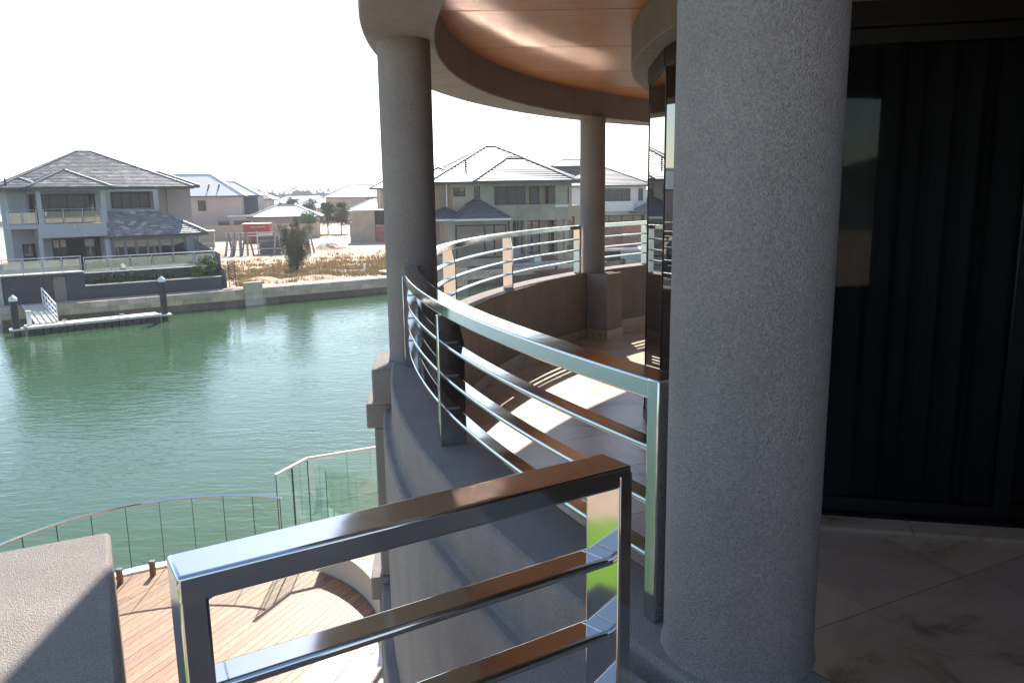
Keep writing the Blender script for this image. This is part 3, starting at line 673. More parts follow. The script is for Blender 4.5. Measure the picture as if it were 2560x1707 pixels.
def hip(fr, s0, s1, w0, w1, ze, pitch):
    """eave rectangle -> faces (eave first) and hip/ridge lines"""
    L, W = s1 - s0, w1 - w0; k = math.tan(R(pitch)); c = [fr(s0, w0, ze), fr(s1, w0, ze), fr(s1, w1, ze), fr(s0, w1, ze)]
    if L >= W:
        h = W / 2; a, d = fr(s0 + h, (w0 + w1) / 2, ze + h * k), fr(s1 - h, (w0 + w1) / 2, ze + h * k)
        fs = [[c[0], c[1], d, a], [c[1], c[2], d], [c[2], c[3], a, d], [c[3], c[0], a]]; ln = [(c[0], a), (c[3], a), (c[1], d), (c[2], d), (a, d)]
    else:
        h = L / 2; a, d = fr((s0 + s1) / 2, w0 + h, ze + h * k), fr((s0 + s1) / 2, w1 - h, ze + h * k)
        fs = [[c[0], c[1], a], [c[1], c[2], d, a], [c[2], c[3], d], [c[3], c[0], a, d]]; ln = [(c[0], a), (c[1], a), (c[2], d), (c[3], d), (a, d)]
    return fs, ln, c
def roof(th, fr, s0, s1, w0, w1, ze, pitch, tile, course=.32, width=.42, rnd=None, gutter='gutter', cap=None, soffit='white_trim', tiles=True, faces=(0, 1, 2, 3)):
    fs, ln, c = hip(fr, s0, s1, w0, w1, ze, pitch)
    b = MB()
    for f in fs: b.face(f)
    b.face(c[::-1]); rf = b.build('roof', tile, th)
    if tiles:
        b = MB()
        for k in faces: tile_plane(b, fs[k], course, width, rnd or (lambda: random.uniform(.8, 1.2)), gap=.012 if tile == 'slate_tile' else 0)
        o = b.build('roof_tiles', tile, rf); o['kind'] = 'stuff'
    b = MB()
    for p, q in ln:
        p, q = Vector(p), Vector(q); n = max(1, int((q - p).length / .42))
        for k in range(n):
            a, d = p + (q - p) * (k / n), p + (q - p) * ((k + .99) / n)
            b.bar(a + Vector((0, 0, .075)), d + Vector((0, 0, .06)), .22, .05, random.uniform(.6, .95))
    o = b.build('ridge_capping', cap or tile, rf); o['kind'] = 'stuff'
    for k in range(4):
        p, q = Vector(c[k]), Vector(c[(k + 1) % 4]); b = MB(); b.bar(p - Vector((0, 0, .085)), q - Vector((0, 0, .085)), .1, .16); b.build('gutter', gutter, rf)
    return rf
def window(th, fr, s0, s1, w, z0, z1, mull=(), frame='blackalu', fw_=.06, glass='winglass', depth=.05, sill=None):
    b = MB(); b.box(s0, s1, w - .02, w - .004, z0, z1, fr=fr); p = b.build('window', glass, th)
    for (a0, a1, y0, y1) in [(s0 - fw_ / 2, s0 + fw_ / 2, z0, z1), (s1 - fw_ / 2, s1 + fw_ / 2, z0, z1)] + [(m - fw_ / 2, m + fw_ / 2, z0 + fw_ / 2, z1 - fw_ / 2) for m in mull]:
        b = MB(); b.box(a0, a1, w - .02 - depth, w - .003, y0, y1, fr=fr); b.build('frame', frame, p)
    for (y0, y1) in ((z0 - fw_ / 2, z0 + fw_ / 2 - .002), (z1 - fw_ / 2 + .002, z1 + fw_ / 2)):
        b = MB(); b.box(s0 - fw_ / 2 - .002, s1 + fw_ / 2 + .002, w - .022 - depth, w - .0035, y0, y1, fr=fr); b.build('frame', frame, p)
    if sill:
        b = MB(); b.box(s0 - .1, s1 + .1, w - .12, w - .002, z0 - .14, z0 - fw_ / 2 - .004, fr=fr); b.build('sill', sill, p)
    return p
def panel_fence(name, lab, fr, s0, s1, w, z0, z1, n, glass='fenceglass', grp=None):
    t = thing(name, lab, 'fence', fr((s0 + s1) / 2, w, z0), grp)
    for k in range(n + 1):
        s = s0 + (s1 - s0) * k / n; b = MB(); b.box(s - .022, s + .022, w - .022, w + .022, z0, z1 - .022, fr=fr); b.build('post', 'galv', t)
    for k in range(n):
        a, c = s0 + (s1 - s0) * k / n + .06, s0 + (s1 - s0) * (k + 1) / n - .06
        b = MB(); b.box(a, c, w - .006, w + .006, z0 + .06, z1 - .14, fr=fr); b.build('panel', glass, t)
    b = MB(); b.tube([fr(s0 - .03, w, z1), fr(s1 + .03, w, z1)], .024, 8); b.build('handrail', 'galv', t, smooth=True)
    return t
def wallbox(th, fr, s0, s1, w0, w1, z0, z1, m, name='wall'):
    b = MB(); b.box(s0, s1, w0, w1, z0, z1, fr=fr); return b.build(name, m, th)

# ------------------------------------------------------------------ grey canal house on the left
LHH = Frame((-30.634, 48.124), math.atan2(13.9, 19.6), 1.06, -.099)      # the house stands some three metres behind its terrace edge
slate_rnd = lambda: random.choice((.75, .85, .95, 1.0, 1.05, 1.15, 1.35, 1.9)) * random.uniform(.9, 1.1)
h1 = thing('grey_house', 'two storey grey canal house with slate hip roof and glass balcony on the left', 'house', LHH(6.5, 8, -4.5))
G = 'grey_render'; GL = 'grey_render_light'
# left wing upper wall / glazing line
wallbox(h1, LHH, 1.2, 7.1, 7.5, 15, -2.95, 2.3, G)
wallbox(h1, LHH, 7.102, 10.45, 9.0, 16, -2.95, 2.38, G); wallbox(h1, LHH, 10.452, 13.75, 12.6, 18, -2.95, 2.38, G)
wallbox(h1, LHH, 6.3, 12.35, 5.5, 8.99, -2.95, -.92, GL); wallbox(h1, LHH, 7.103, 10.1, 7.3, 8.17, -.9, .58, GL, 'ledge')
# front frame of the balcony: columns, slab, fascia
wallbox(h1, LHH, 2.6, 2.85, 4.98, 5.25, .051, 2.12, GL, 'column'); wallbox(h1, LHH, 6.22, 6.52, 4.98, 5.3, .051, 2.12, GL, 'column')
wallbox(h1, LHH, 2.45, 2.68, 5.02, 5.28, -2.9, -.83, GL, 'column'); wallbox(h1, LHH, 6.24, 6.5, 5.02, 5.48, -2.9, -.83, GL, 'column')
wallbox(h1, LHH, 2.5, 6.42, 4.95, 7.49, -.82, .05, GL, 'balcony_slab'); wallbox(h1, LHH, .9, 2.498, 5.05, 7.49, -.22, .045, GL, 'balcony_slab')
wallbox(h1, LHH, 2.5, 6.6, 4.96, 7.49, 2.125, 2.30, GL, 'fascia')
wallbox(h1, LHH, 2.3, 6.5, 7.2, 7.495, 1.95, 2.12, G, 'bulkhead')
window(h1, LHH, 2.42, 6.2, 7.47, .10, 1.86, (3.5, 4.58, 5.65), fw_=.1)
window(h1, LHH, 1.5, 2.2, 7.47, .3, 1.9, (1.85,), glass='grey_render', frame=G)
# small fitting on the slab front
b = MB(); b.lathe(LHH(4.55, 4.93, 0)[:2], [(.05, -.32), (.05, -.24)], 10); b.build('wall_light', 'white', h1)
window(h1, LHH, 3.45, 4.25, 7.47, -2.75, -1.04, (3.85,), fw_=.08); window(h1, LHH, 4.3, 5.25, 7.47, -2.75, -1.04, (), fw_=.06, glass='groove'); window(h1, LHH, 5.3, 6.5, 7.47, -2.75, -1.04, (6.0,), fw_=.09)
window(h1, LHH, 1.75, 2.4, 7.47, -2.75, -1.3, (), fw_=.09)
# upper right recess
wallbox(h1, LHH, 7.103, 7.32, 8.2, 8.998, .62, 2.3, GL, 'pier'); wallbox(h1, LHH, 10.12, 10.45, 8.2, 8.998, .62, 2.3, GL, 'pier')
wallbox(h1, LHH, 7.103, 10.46, 8.18, 8.996, .55, .78, GL, 'ledge'); wallbox(h1, LHH, 7.103, 10.46, 8.19, 8.995, 2.05, 2.32, GL, 'head')
window(h1, LHH, 7.55, 9.95, 8.985, .96, 1.97, (8.15, 8.75, 9.35), fw_=.09)
b = MB(); b.tube([LHH(12.0, 12.54, -.6), LHH(12.0, 12.54, 2.3)], .05, 8); b.build('downpipe', G, h1)
b = MB(); b.tube([LHH(12.28, 5.42, -2.9), LHH(12.28, 5.42, -.9)], .05, 8); b.build('downpipe', GL, h1)
# ground floor right wing windows
window(h1, LHH, 6.8, 11.35, 5.485, -2.85, -1.16, (7.5, 8.2, 8.9, 9.7, 10.5), frame='greyalu', fw_=.16)
# roofs
roof(h1, LHH, .65, 12.9, 8.15, 19.5, 2.36, 25, 'slate_tile', .26, .42, slate_rnd, faces=(0, 1, 3))
roof(h1, LHH, .6, 3.4, 6.8, 12, 2.33, 25, 'slate_tile', .26, .42, slate_rnd, faces=(0, 3))
roof(h1, LHH, 2.1, 6.9, 4.35, 9.4, 2.34, 25, 'slate_tile', .26, .42, slate_rnd, faces=(0, 1, 3))
roof(h1, LHH, 9.6, 14.3, 11.9, 19.5, 2.46, 25, 'slate_tile', .26, .42, slate_rnd, faces=(0, 1, 3))
# lower lean-to hip roof
lo = [LHH(6.1, 4.9, -.86), LHH(12.85, 4.9, -.86), LHH(10.2, 7.4, .66), LHH(6.1, 7.4, .66)]
b = MB(); b.face(lo); b.face([LHH(12.85, 4.9, -.86), LHH(12.85, 9.9, -.86), LHH(10.2, 7.4, .66)]); rf = b.build('roof', 'slate_tile', h1)
b = MB(); tile_plane(b, lo, .26, .42, slate_rnd); o = b.build('roof_tiles', 'slate_tile', rf); o['kind'] = 'stuff'
b = MB(); p, q = Vector(lo[1]), Vector(lo[2])
for k in range(12): b.bar(p + (q - p) * (k / 12) + Vector((0, 0, .06)), p + (q - p) * ((k + .92) / 12) + Vector((0, 0, .04)), .22, .1, random.uniform(.7, 1.3))
b.build('ridge_capping', 'slate_tile', rf)['kind'] = 'stuff'
b = MB(); b.bar(Vector(lo[0]) - Vector((0, 0, .09)), Vector(lo[1]) - Vector((0, 0, .09)), .1, .16); b.build('gutter', 'gutter', rf)
b = MB(); b.box(1.3, 1.42, 10, 10.12, 2.5, 3.0, fr=LH); b.build('vent_pipe', 'gutter', h1)
# terrace and slate retaining walls
wallbox(h1, LH, 4.3, 12.6, 2.9, 9.5, -4.499, -3.03, 'slate', 'terrace'); wallbox(h1, LH, -.0, 4.28, 1.3, 11.5, -4.499, -2.76, 'concrete', 'terrace')
sw = thing('slate_wall', 'dark stacked slate retaining wall with a steel door below the terrace', 'wall', LH(6, 1.1, -4.5))
wallbox(sw, LH, -.02, 2.57, 1.1, 1.298, -4.499, -2.80, 'slate'); wallbox(sw, LH, 3.29, 4.28, 1.1, 1.298, -4.499, -2.80, 'slate'); wallbox(sw, LH, 2.572, 3.288, 1.1, 1.297, -3.02, -2.80, 'slate')
wallbox(sw, LH, 2.60, 3.26, 1.16, 1.22, -4.48, -3.03, 'greyalu', 'door')
wallbox(sw, LH, 4.282, 12.45, 1.12, 1.35, -4.499, -3.66, 'slate'); wallbox(sw, LH, 4.284, 12.46, 1.08, 1.40, -3.658, -3.62, 'concrete', 'capping')
wallbox(sw, LH, -.05, 4.32, 1.02, 1.5, -2.798, -2.74, 'concrete', 'capping')
panel_fence('terrace_fence', 'glass panel terrace fence on the tall slate wall at far left', LH, .12, 4.2, 1.25, -2.738, -1.83, 4, grp='glass fences of the grey house')
panel_fence('terrace_fence', 'glass panel terrace fence above the planted slate ledge', LH, 4.6, 12.6, 3.0, -3.028, -2.05, 6, grp='glass fences of the grey house')
panel_fence('balcony_fence', 'glass panel fence on the upper balcony between grey columns', LHH, 2.9, 6.18, 5.05, .052, .97, 3, grp='glass fences of the grey house')
panel_fence('balcony_fence', 'glass panel fence on the narrow upper balcony at far left', LHH, .95, 2.5, 5.1, .047, .93, 2, grp='glass fences of the grey house')

# ------------------------------------------------------------------ vegetation
def leafmesh(clumps, n, size, asp=.45, tint=(.6, 1.4), hue=None, upward=0.0):
    b = MB()
    for _ in range(n):
        c, rx, rz = random.choice(clumps)
        while True:
            v = Vector((random.uniform(-1, 1), random.uniform(-1, 1), random.uniform(-1, 1)))
            if v.length < 1: break
        v = v * (.55 + .45 * v.length)
        p = Vector(c) + Vector((v.x * rx, v.y * rx, v.z * rz))
        d = Vector((random.gauss(0, 1), random.gauss(0, 1), random.gauss(0, .8) + upward)).normalized()
        e = d.orthogonal().normalized(); e.rotate(Matrix.Rotation(random.uniform(0, 6.28), 3, d))
        s = size * random.uniform(.6, 1.4); k = random.uniform(*tint); k3 = (k, k, k) if not hue else tuple(k * x for x in random.choice(hue))
        b.face([p - e * s * asp * .5, p + d * s * .5 - e * s * asp * .1, p + d * s, p + d * s * .5 + e * s * asp * .5], k3)
    return b
def tree(name, lab, cat, x, y, z, h, trunk_r, clumps, n, size, leaf, asp=.45, stems=1, grp=None, upward=0.0, hue=None):
    t = thing(name, lab, cat, (x, y, z), grp)
    b = MB(); lim = []
    for s in range(stems):
        ox, oy = random.uniform(-.1, .1) * (stems > 1), random.uniform(-.1, .1) * (stems > 1)
        top = Vector((x + ox * 3, y + oy * 3, z + h * .72)); b.tube([(x + ox, y + oy, z - .05), (x + ox * 1.5 + random.uniform(-.05, .05), y + oy * 1.5, z + h * .3), top], [trunk_r, trunk_r * .7, trunk_r * .25], 7)
    tr = b.build('trunk', 'bark', t, smooth=True)
    b = MB()
    for c, rx, rz in clumps:
        p0 = Vector((x, y, z + h * random.uniform(.25, .5))); b.tube([p0, (p0 + Vector(c)) / 2 + Vector((0, 0, .1)), Vector(c)], [trunk_r * .45, trunk_r * .3, trunk_r * .1], 5)
    b.build('limb', 'bark', t, smooth=True)
    leafmesh(clumps, n, size, asp, upward=upward, hue=hue).build('crown', leaf, t)
    return t
def clump_set(x, y, z, n, rx, rz, cr, crz):
    out = []
    for _ in range(n):
        a = random.uniform(0, 6.28); q = math.sqrt(random.random()); out.append(((x + rx * q * math.cos(a), y + rx * q * math.sin(a), z + random.uniform(-rz, rz)), cr * random.uniform(.6, 1.2), crz * random.uniform(.6, 1.2)))
    return out
# wispy tree on the lot
x, y = -17.5, 65.7
cl_ = []
for _ in range(46):
    t_ = random.random() ** .8; a_ = random.uniform(0, 6.28); q_ = (.3 + 1.25 * t_ ** .8) * math.sqrt(random.random())
    cl_.append(((x + q_ * math.cos(a_), y + q_ * math.sin(a_), -4.3 + 3.9 * t_ - .5 * q_ * t_), .36 - .1 * t_, .5))
cl_ += clump_set(x, y, -3.6, 9, .7, .5, .5, .5)
tree('wispy_tree', 'wispy grey green tree on the vacant lot by the canal', 'tree', x, y, -4.5, 4.1, .07, cl_, 20000, .25, 'leaf_olive', asp=.10, stems=5, upward=1.1, hue=((1, 1, .9), (1.5, 1.4, 1.1), (.8, .9, .8)))
for k, (x, y) in enumerate(((-28.9, 128), (-26.6, 127))):
    cl_ = clump_set(x, y, -1.4, 14, 1.25, 1.2, .8, .8) + clump_set(x, y, -.1, 4, .7, .3, .6, .5)
    tree('street_tree', ('left of two round headed street trees beside the pale road', 'right of two round headed street trees with rusty foliage beside the road')[k], 'tree', x, y, -4.5, 4.4, .10, cl_, 2600, .34, 'leaf_dark', grp='street trees by the road', hue=((1, 1, .8), (1.5, 1.1, .5), (.8, .9, .8)) if k == 0 else ((1.6, 1.2, .5), (1, 1, .8)))
def shrub(name, lab, x, y, z, rx, h, n, size, leaf, grp=None, hue=None):
    cl_ = [((x + random.uniform(-.5, .5) * rx, y + random.uniform(-.5, .5) * rx, z + h * random.uniform(.3, .75)), rx * random.uniform(.4, .6), h * random.uniform(.22, .36)) for _ in range(9)]
    t = thing(name, lab, 'shrub', (x, y, z), grp)
    b = MB()
    for k in range(5): b.tube([(x, y, z - .02), (x + random.uniform(-.4, .4) * rx, y + random.uniform(-.3, .3) * rx, z + h * .6)], [.03, .01], 5)
    b.build('stem', 'bark', t); leafmesh(cl_, n, size, hue=hue).build('foliage', leaf, t); return t
for k in range(7):
    s = 4.9 + k * .75; p = LH(s, 2.1, -3.64); shrub('ledge_shrub', ('leftmost', 'second from left', 'third from left', 'middle', 'third from right', 'second from right', 'rightmost')[k] + ' dark low shrub in the slate planter of the grey house', p[0], p[1], -3.66, .5, random.uniform(.4, .75), 420, .16, 'leaf_dark', 'shrubs in the slate planter')
for k, (s, w, h, lab) in enumerate(((11.3, 2.2, 1.0, 'leafy green shrub at the right end of the slate planter'), (12.1, 2.4, 1.6, 'taller green shrub in the corner by the timber side fence'), (13.1, 6.0, 2.6, 'yellow green bush with red tips beside the grey house wall'))):
    p = LH(s, w, -3.6); shrub('garden_shrub', lab, p[0], p[1], -3.66 if k < 2 else -4.5, .6 if k < 2 else .9, h, 800, .18, 'leaf_green', hue=((1, 1, 1), (.6, .7, .6), (1.6, 1.2, .7)))
# planter soil
b = MB(); b.box(4.29, 12.44, 1.36, 2.89, -4.49, -3.68, fr=LH); b.build('planter_soil', 'soil', sw)
# side fence of the grey house and lattice gate
sf = thing('side_fence', 'weathered timber paling fence running back beside the grey house', 'fence', LH(12.9, 4, -4.5))
for k in range(26):
    w = 1.5 + k * .36; zt = -2.35 - .0 + min(.9, k * .045); b = MB(); b.box(12.85, 12.89, w, w + .335, -4.5, zt - (.9 if k < 3 else 0), random.uniform(.7, 1.2), fr=LH); b.build('paling', 'timber_grey', sf)
lg = thing('lattice_gate', 'narrow wrought iron lattice gate beside the timber side fence', 'gate', LH(13.2, 1.3, -4.5))
for s in (12.98, 13.42): b = MB(); b.box(s - .02, s + .02, 1.28, 1.32, -4.45, -2.6, fr=LH); b.build('upright', 'blackalu', lg)
for k in range(9):
    z = -4.35 + k * .2; b = MB(); b.bar(LH(12.99, 1.3, z), LH(13.41, 1.3, z + .2), .03, .03); b.bar(LH(12.99, 1.3, z + .2), LH(13.41, 1.3, z), .03, .03); b.build('lattice', 'blackalu', lg)

# dry grass on the lot
b = MB()
def gz(s, w): return .0
for _ in range(11000):
    s, w = random.uniform(13.8, 47), random.triangular(1.5, 26, 4)
    if w > 15 and random.random() < .5: continue
    if math.sin(s * 1.3 + 2 * math.sin(w * .7)) + math.sin(w * 1.1 + s * .4) < random.uniform(-1.2, .8): continue
    x, y, _z = LH(s, w, 0); k = random.uniform(.6, 1.25); g = random.random()
    c = (k, k, k) if g < .6 else ((k * .7, k * .95, k * .6) if g < .85 else (k * 1.3, k * .9, k * .75))
    for j in range(4):
        a = random.uniform(0, 6.28); hh = random.uniform(.12, .4); l_ = random.uniform(.08, .28); wd = .05
        p = Vector((x + random.uniform(-.18, .18), y + random.uniform(-.18, .18), -4.5)); d = Vector((math.cos(a), math.sin(a), 0)); e = Vector((-d.y, d.x, 0)) * wd
        b.face([p - e, p + e, p + d * l_ + Vector((0, 0, hh))], c)
b.build('dry_grass', 'dry_grass', kind='stuff', loc=LH(25, 8, -4.5)); tag(bpy.data.objects['dry_grass'], 'dry straw coloured grass tufts over the vacant sandy lot', 'grass')
b = MB()
for _ in range(700):
    s_, w_ = random.uniform(13.8, 30), random.triangular(1.4, 24, 5); x, y, _z = LH(s_, w_, 0); q = random.choice((.05, .07, .1, .16)); k = random.uniform(.5, 1.1)
    P_ = [Vector((x + random.uniform(-q, q) * 1.6, y + random.uniform(-q, q) * 1.6, -4.52 + (q * random.uniform(.5, 1.1) if t_ > 2 else 0))) for t_ in range(6)]
    for f_ in ((0, 1, 3), (1, 2, 4), (2, 0, 5), (0, 3, 5), (1, 4, 3), (2, 5, 4), (3, 4, 5)): b.face([P_[t_] for t_ in f_], k)
o = b.build('site_rubble', 'limestone', kind='stuff', loc=LH(20, 6, -4.5)); tag(o, 'loose stones and rubble scattered over the sandy lot', 'rubble')
# sand mounds on the lot
def mound(lab, x, y, rx, ry, h, m='sand', nm='sand_mound'):
    b = MB(); N, K = 22, 7; rows = []
    for k in range(K + 1):
        q = k / K; rows.append([(x + rx * q * math.cos(6.2832 * j / N) * (1 + .12 * math.sin(3 * j + k)), y + ry * q * math.sin(6.2832 * j / N) * (1 + .1 * math.cos(2 * j)), -4.52 + h * (math.cos(q * math.pi) * .5 + .5) * (1 + .1 * math.sin(5 * j + 2 * k) * (k > 0))) for j in range(N)])
    for k in range(K):
        for j in range(N): b.face([rows[k][j], rows[k + 1][j], rows[k + 1][(j + 1) % N], rows[k][(j + 1) % N]])
    return tag(b.build(nm, m, loc=(x, y, -4.5), smooth=True), lab, 'mound')
mound('low pale sand mound in front of the unfinished beige wall', -20.5, 91, 2.6, 2.0, .8)
mound('low mound of sandy rubble on the lot left of the wispy tree', *LH(16.2, 4.2, 0)[:2], 2.2, 1.6, .35)
mound('low grey sandy mound below the wispy tree', *LH(20.0, 3.0, 0)[:2], 3.2, 1.4, .3)

# stacked building materials
SF = Frame((-29.4, 83.6), R(18))
st = thing('timber_stack', 'grey stack of leaning boards and steel frames on the vacant lot', 'stack', SF(4, 1, -4.5))
for s in (.6, 3.0, 5.6, 8.2):
    for w in (.2, 1.6): b = MB(); b.box(s - .06, s + .06, w, w + .12, -4.5, -2.15, fr=SF); b.build('frame_post', 'galv', st)
for z in (-2.2, -2.5, -3.9):
    b = MB(); b.bar(SF(-.2, .26, z), SF(8.8, .26, z), .09, .09); b.build('frame_rail', 'galv', st)
for k in range(30):
    s = random.choice((random.uniform(0, 2.4), random.uniform(4.4, 9.0))); ln = random.uniform(-.5, .5)
    b = MB(); b.bar(SF(s + ln, -.35 - random.random() * .25, -4.5), SF(s, .1, -2.2 + random.uniform(-.4, .25)), .2, .05, random.uniform(.6, 1.5)); b.build('leaning_board', 'timber_grey', st)
for k in range(14):
    z = -4.45 + k * .15; b = MB(); b.box(3.1 + random.uniform(-.1, .1), 5.4 + random.uniform(-.1, .1), .3, 1.5, z, z + .1, random.uniform(.6, 1.6), fr=SF); b.build('flat_board', 'timber_grey', st)
b = MB(); b.bar(SF(5.3, .1, -3.6), SF(5.0, .3, -1.3), .22, .06); b.build('steel_plate', 'galv', st)
PF = Frame((-38.5, 92), R(18))
for k, (s, m, lab) in enumerate(((0, 'brick', 'pallet stack of red bricks behind the timber side fence'), (2.6, 'timber_grey', 'pallet stack of grey roof tiles next to the brick pallet'))):
    t = thing('pallet_stack', lab, 'pallet', PF(s + .8, .6, -4.5))
    for j in range(4): b = MB(); b.box(s, s + 1.9 - .1 * k, 0, 1.2, -4.2 + j * .48, -4.2 + j * .48 + .40, (.9, 1, 1), fr=PF); b.build('pack', m, t)
    for a in (s + .1, s + 1.5): b = MB(); b.box(a, a + .2, .05, 1.15, -4.5, -4.21, 1.0, fr=PF); b.build('bearer', 'timber_grey', t)
    b = MB(); b.box(s - .1, s + 2.0 - .1 * k, -.1, 1.3, -2.34, -2.26, fr=PF); b.build('cover', 'white', t)
# temporary fence panel, marker posts, slab
tf = thing('wire_fence_panel', 'thin wire fence panel standing on the bare sand lot', 'fence', (-19, 87, -4.5))
TF = Frame((-20.4, 86.5), R(-6))
for s in (0, 1.4, 3.2): b = MB(); b.bar(TF(s, 0, -4.5), TF(s, 0, -3.55), .045, .045); b.build('post', 'galv', tf)
for z in (-3.57, -4.4): b = MB(); b.bar(TF(0, 0, z), TF(3.2, 0, z), .03, .03); b.build('wire', 'galv', tf)
p = LH(24.2, 4.2, 0); b = MB(); b.bar((p[0], p[1], -4.5), (p[0] + .12, p[1], -3.75), .16, .10); tag(b.build('marker_post', 'white', loc=(p[0], p[1], -4.5)), 'short leaning white marker post on the vacant lot', 'post')
t = thing('concrete_slab', 'pale concrete pit lid lying on the lot near the canal wall', 'slab', LH(25.7, 2.0, -4.5))
b = MB(); b.box(24.9, 26.5, 1.55, 3.0, -4.3, -4.22, fr=LH); b.build('lid', 'paver', t, bevel=.01); b = MB(); b.box(25.0, 26.4, 1.65, 2.9, -4.5, -4.302, fr=LH); b.build('base', 'concrete', t)
for k, s in enumerate((27.9, 28.9)):
    p = LH(s, 2.2, 0); shrub('grey_shrub', ('small olive shrub on the lot left of its twin near the column', 'small olive shrub on the lot nearest the column')[k], p[0], p[1], -4.5, .5, .9, 400, .16, 'leaf_olive', 'olive shrubs by the canal')

# ------------------------------------------------------------------ unfinished house on the right
RF = Frame((-4.9, 66), R(14))
h2 = thing('unfinished_house', 'two storey unfinished beige house with tiled hip roof seen between the columns', 'house', RF(5, 6, -4.5))
RW, CW = 'raw_render', 'cream_render'
tile_rnd = lambda: random.uniform(.85, 1.15)
wallbox(h2, RF, .40, 2.7, .85, 12, -.1, 2.4, CW); wallbox(h2, RF, -2.2, .398, 3.2, 12, -4.5, 2.4, CW); wallbox(h2, RF, 2.702, 3.88, .8, 3.0, -.75, 2.45, RW)
wallbox(h2, RF, 3.882, 9.24, .82, 3.0, -.75, .58, RW, 'balcony_front'); wallbox(h2, RF, 3.882, 9.24, .82, 3.0, 2.12, 2.45, RW, 'lintel')
wallbox(h2, RF, 9.242, 10.32, .8, 3.0, -.75, 2.45, RW); wallbox(h2, RF, 2.702, 10.9, 3.002, 12, -4.5, 2.44, CW); wallbox(h2, RF, 10.322, 10.95, 1.6, 3.001, -.75, 2.44, CW)
wallbox(h2, RF, 2.8, 3.9, .76, .799, .34, .50, 'white_trim', 'ledge'); wallbox(h2, RF, 9.2, 10.36, .76, .799, .34, .50, 'white_trim', 'ledge')
window(h2, RF, 3.95, 7.1, 2.98, .1, 2.05, (4.6, 5.5, 5.7, 6.4), fw_=.1); window(h2, RF, 7.55, 8.35, 2.98, .1, 2.03, (), fw_=.1); window(h2, RF, 9.0, 9.22, 2.98, .1, 2.03, (), fw_=.06)
window(h2, RF, .48, 1.42, .83, 1.38, 2.0, (.9,), fw_=.07); window(h2, RF, 10.4, 10.62, 1.58, .65, 2.0, (), fw_=.06); window(h2, RF, 2.25, 2.65, .83, 1.0, 2.1, (), fw_=.05)
# ground floor
wallbox(h2, RF, 9.42, 9.7, .9, 1.2, -4.0, -.76, RW, 'column'); wallbox(h2, RF, 10.05, 10.32, .9, 1.2, -4.0, -.76, RW, 'column'); wallbox(h2, RF, 6.5, 6.75, .9, 1.2, -4.0, -.76, RW, 'column'); wallbox(h2, RF, 5.2, 5.5, .9, 1.2, -4.0, -.76, RW, 'column')
window(h2, RF, 5.7, 6.45, 2.98, -3.6, -.85, (6.1,), fw_=.1); window(h2, RF, 6.8, 8.4, 2.98, -3.6, -.85, (7.2, 7.7), fw_=.12); window(h2, RF, 9.3, 10.1, 2.98, -3.6, -.85, (), fw_=.1); window(h2, RF, 10.9, 11.6, 2.98, -3.6, -.6, (), fw_=.1)
wallbox(h2, RF, 10.96, 12.2, 3.0, 8, -4.5, .4, CW)
wallbox(h2, RF, -.45, 4.3, -1.98, 3.0, -4.2, -.55, RW); window(h2, RF, .1, 4.15, -2.0, -3.5, -.95, (2.4, 3.2), fw_=.12)
roof(h2, RF, -1.7, 11.4, .0, 12.2, 2.5, 27, 'grey_tile', .4, .34, tile_rnd, cap='paver', faces=(0, 1, 3)); roof(h2, RF, 2.0, 10.9, -.02, 7.5, 2.55, 28, 'grey_tile', .4, .34, tile_rnd, cap='paver', faces=(0, 1, 3))  # pale cap colour stands in for sun on the ridges
roof(h2, RF, -2.9, 2.6, 2.0, 9.5, 2.46, 26, 'grey_tile', .4, .34, tile_rnd, cap='paver', faces=(0, 3))  # same sun-pale cap colour
rr_ = roof(h2, RF, .0, 4.45, -2.55, 2.4, -.40, 34, 'dark_tile', .3, .34, tile_rnd, gutter='white_trim', faces=(0, 1, 3)); roof(h2, RF, -1.9, 1.2, -1.6, 2.6, -.40, 28, 'dark_tile', .3, .34, tile_rnd, gutter='white_trim', faces=(0, 3))
b = MB(); b.bar(RF(1.9, 2.6, 3.6), RF(1.9, 2.6, 4.35), .16, .16); b.build('vent_pipe', 'gutter', h2)
b = MB(); b.tube([RF(-.1, .8, -.1), RF(-.1, .8, 2.4)], .05, 8); b.build('downpipe', 'white_trim', h2)
# terraces, brick steps, sign
tr = thing('concrete_terrace', 'raw concrete terrace walls stepping down to the canal', 'terrace', LH(35, 3, -4.5))
wallbox(tr, LH, 31.3, 38.6, 3.0, 3.25, -4.499, -3.2, 'concrete'); wallbox(tr, LH, 31.3, 38.6, 3.252, 7.5, -4.499, -3.55, 'concrete', 'slab'); wallbox(tr, LH, 41.8, 46, 3.0, 3.3, -4.499, -3.4, 'concrete'); wallbox(tr, LH, 38.75, 39.5, 1.2, 3.4, -4.499, -3.75, 'white_render', 'cheek_wall')
wallbox(tr, LH, 31.3, 47, .9, 2.98, -4.499, -4.3, 'concrete', 'lower_slab')
bs = thing('brick_steps', 'flight of red brick garden steps between concrete terraces', 'steps', LH(40.5, 2.5, -4.5))
for k in range(7):
    for j in range(6):
        b = MB(); b.box(39.55 + j * .36, 39.55 + j * .36 + .35, 1.5 + k * .34, 1.5 + k * .34 + .36, -4.298, -4.17 + k * .14, random.uniform(.8, 1.2), fr=LH); b.build('brick', 'brick', bs)
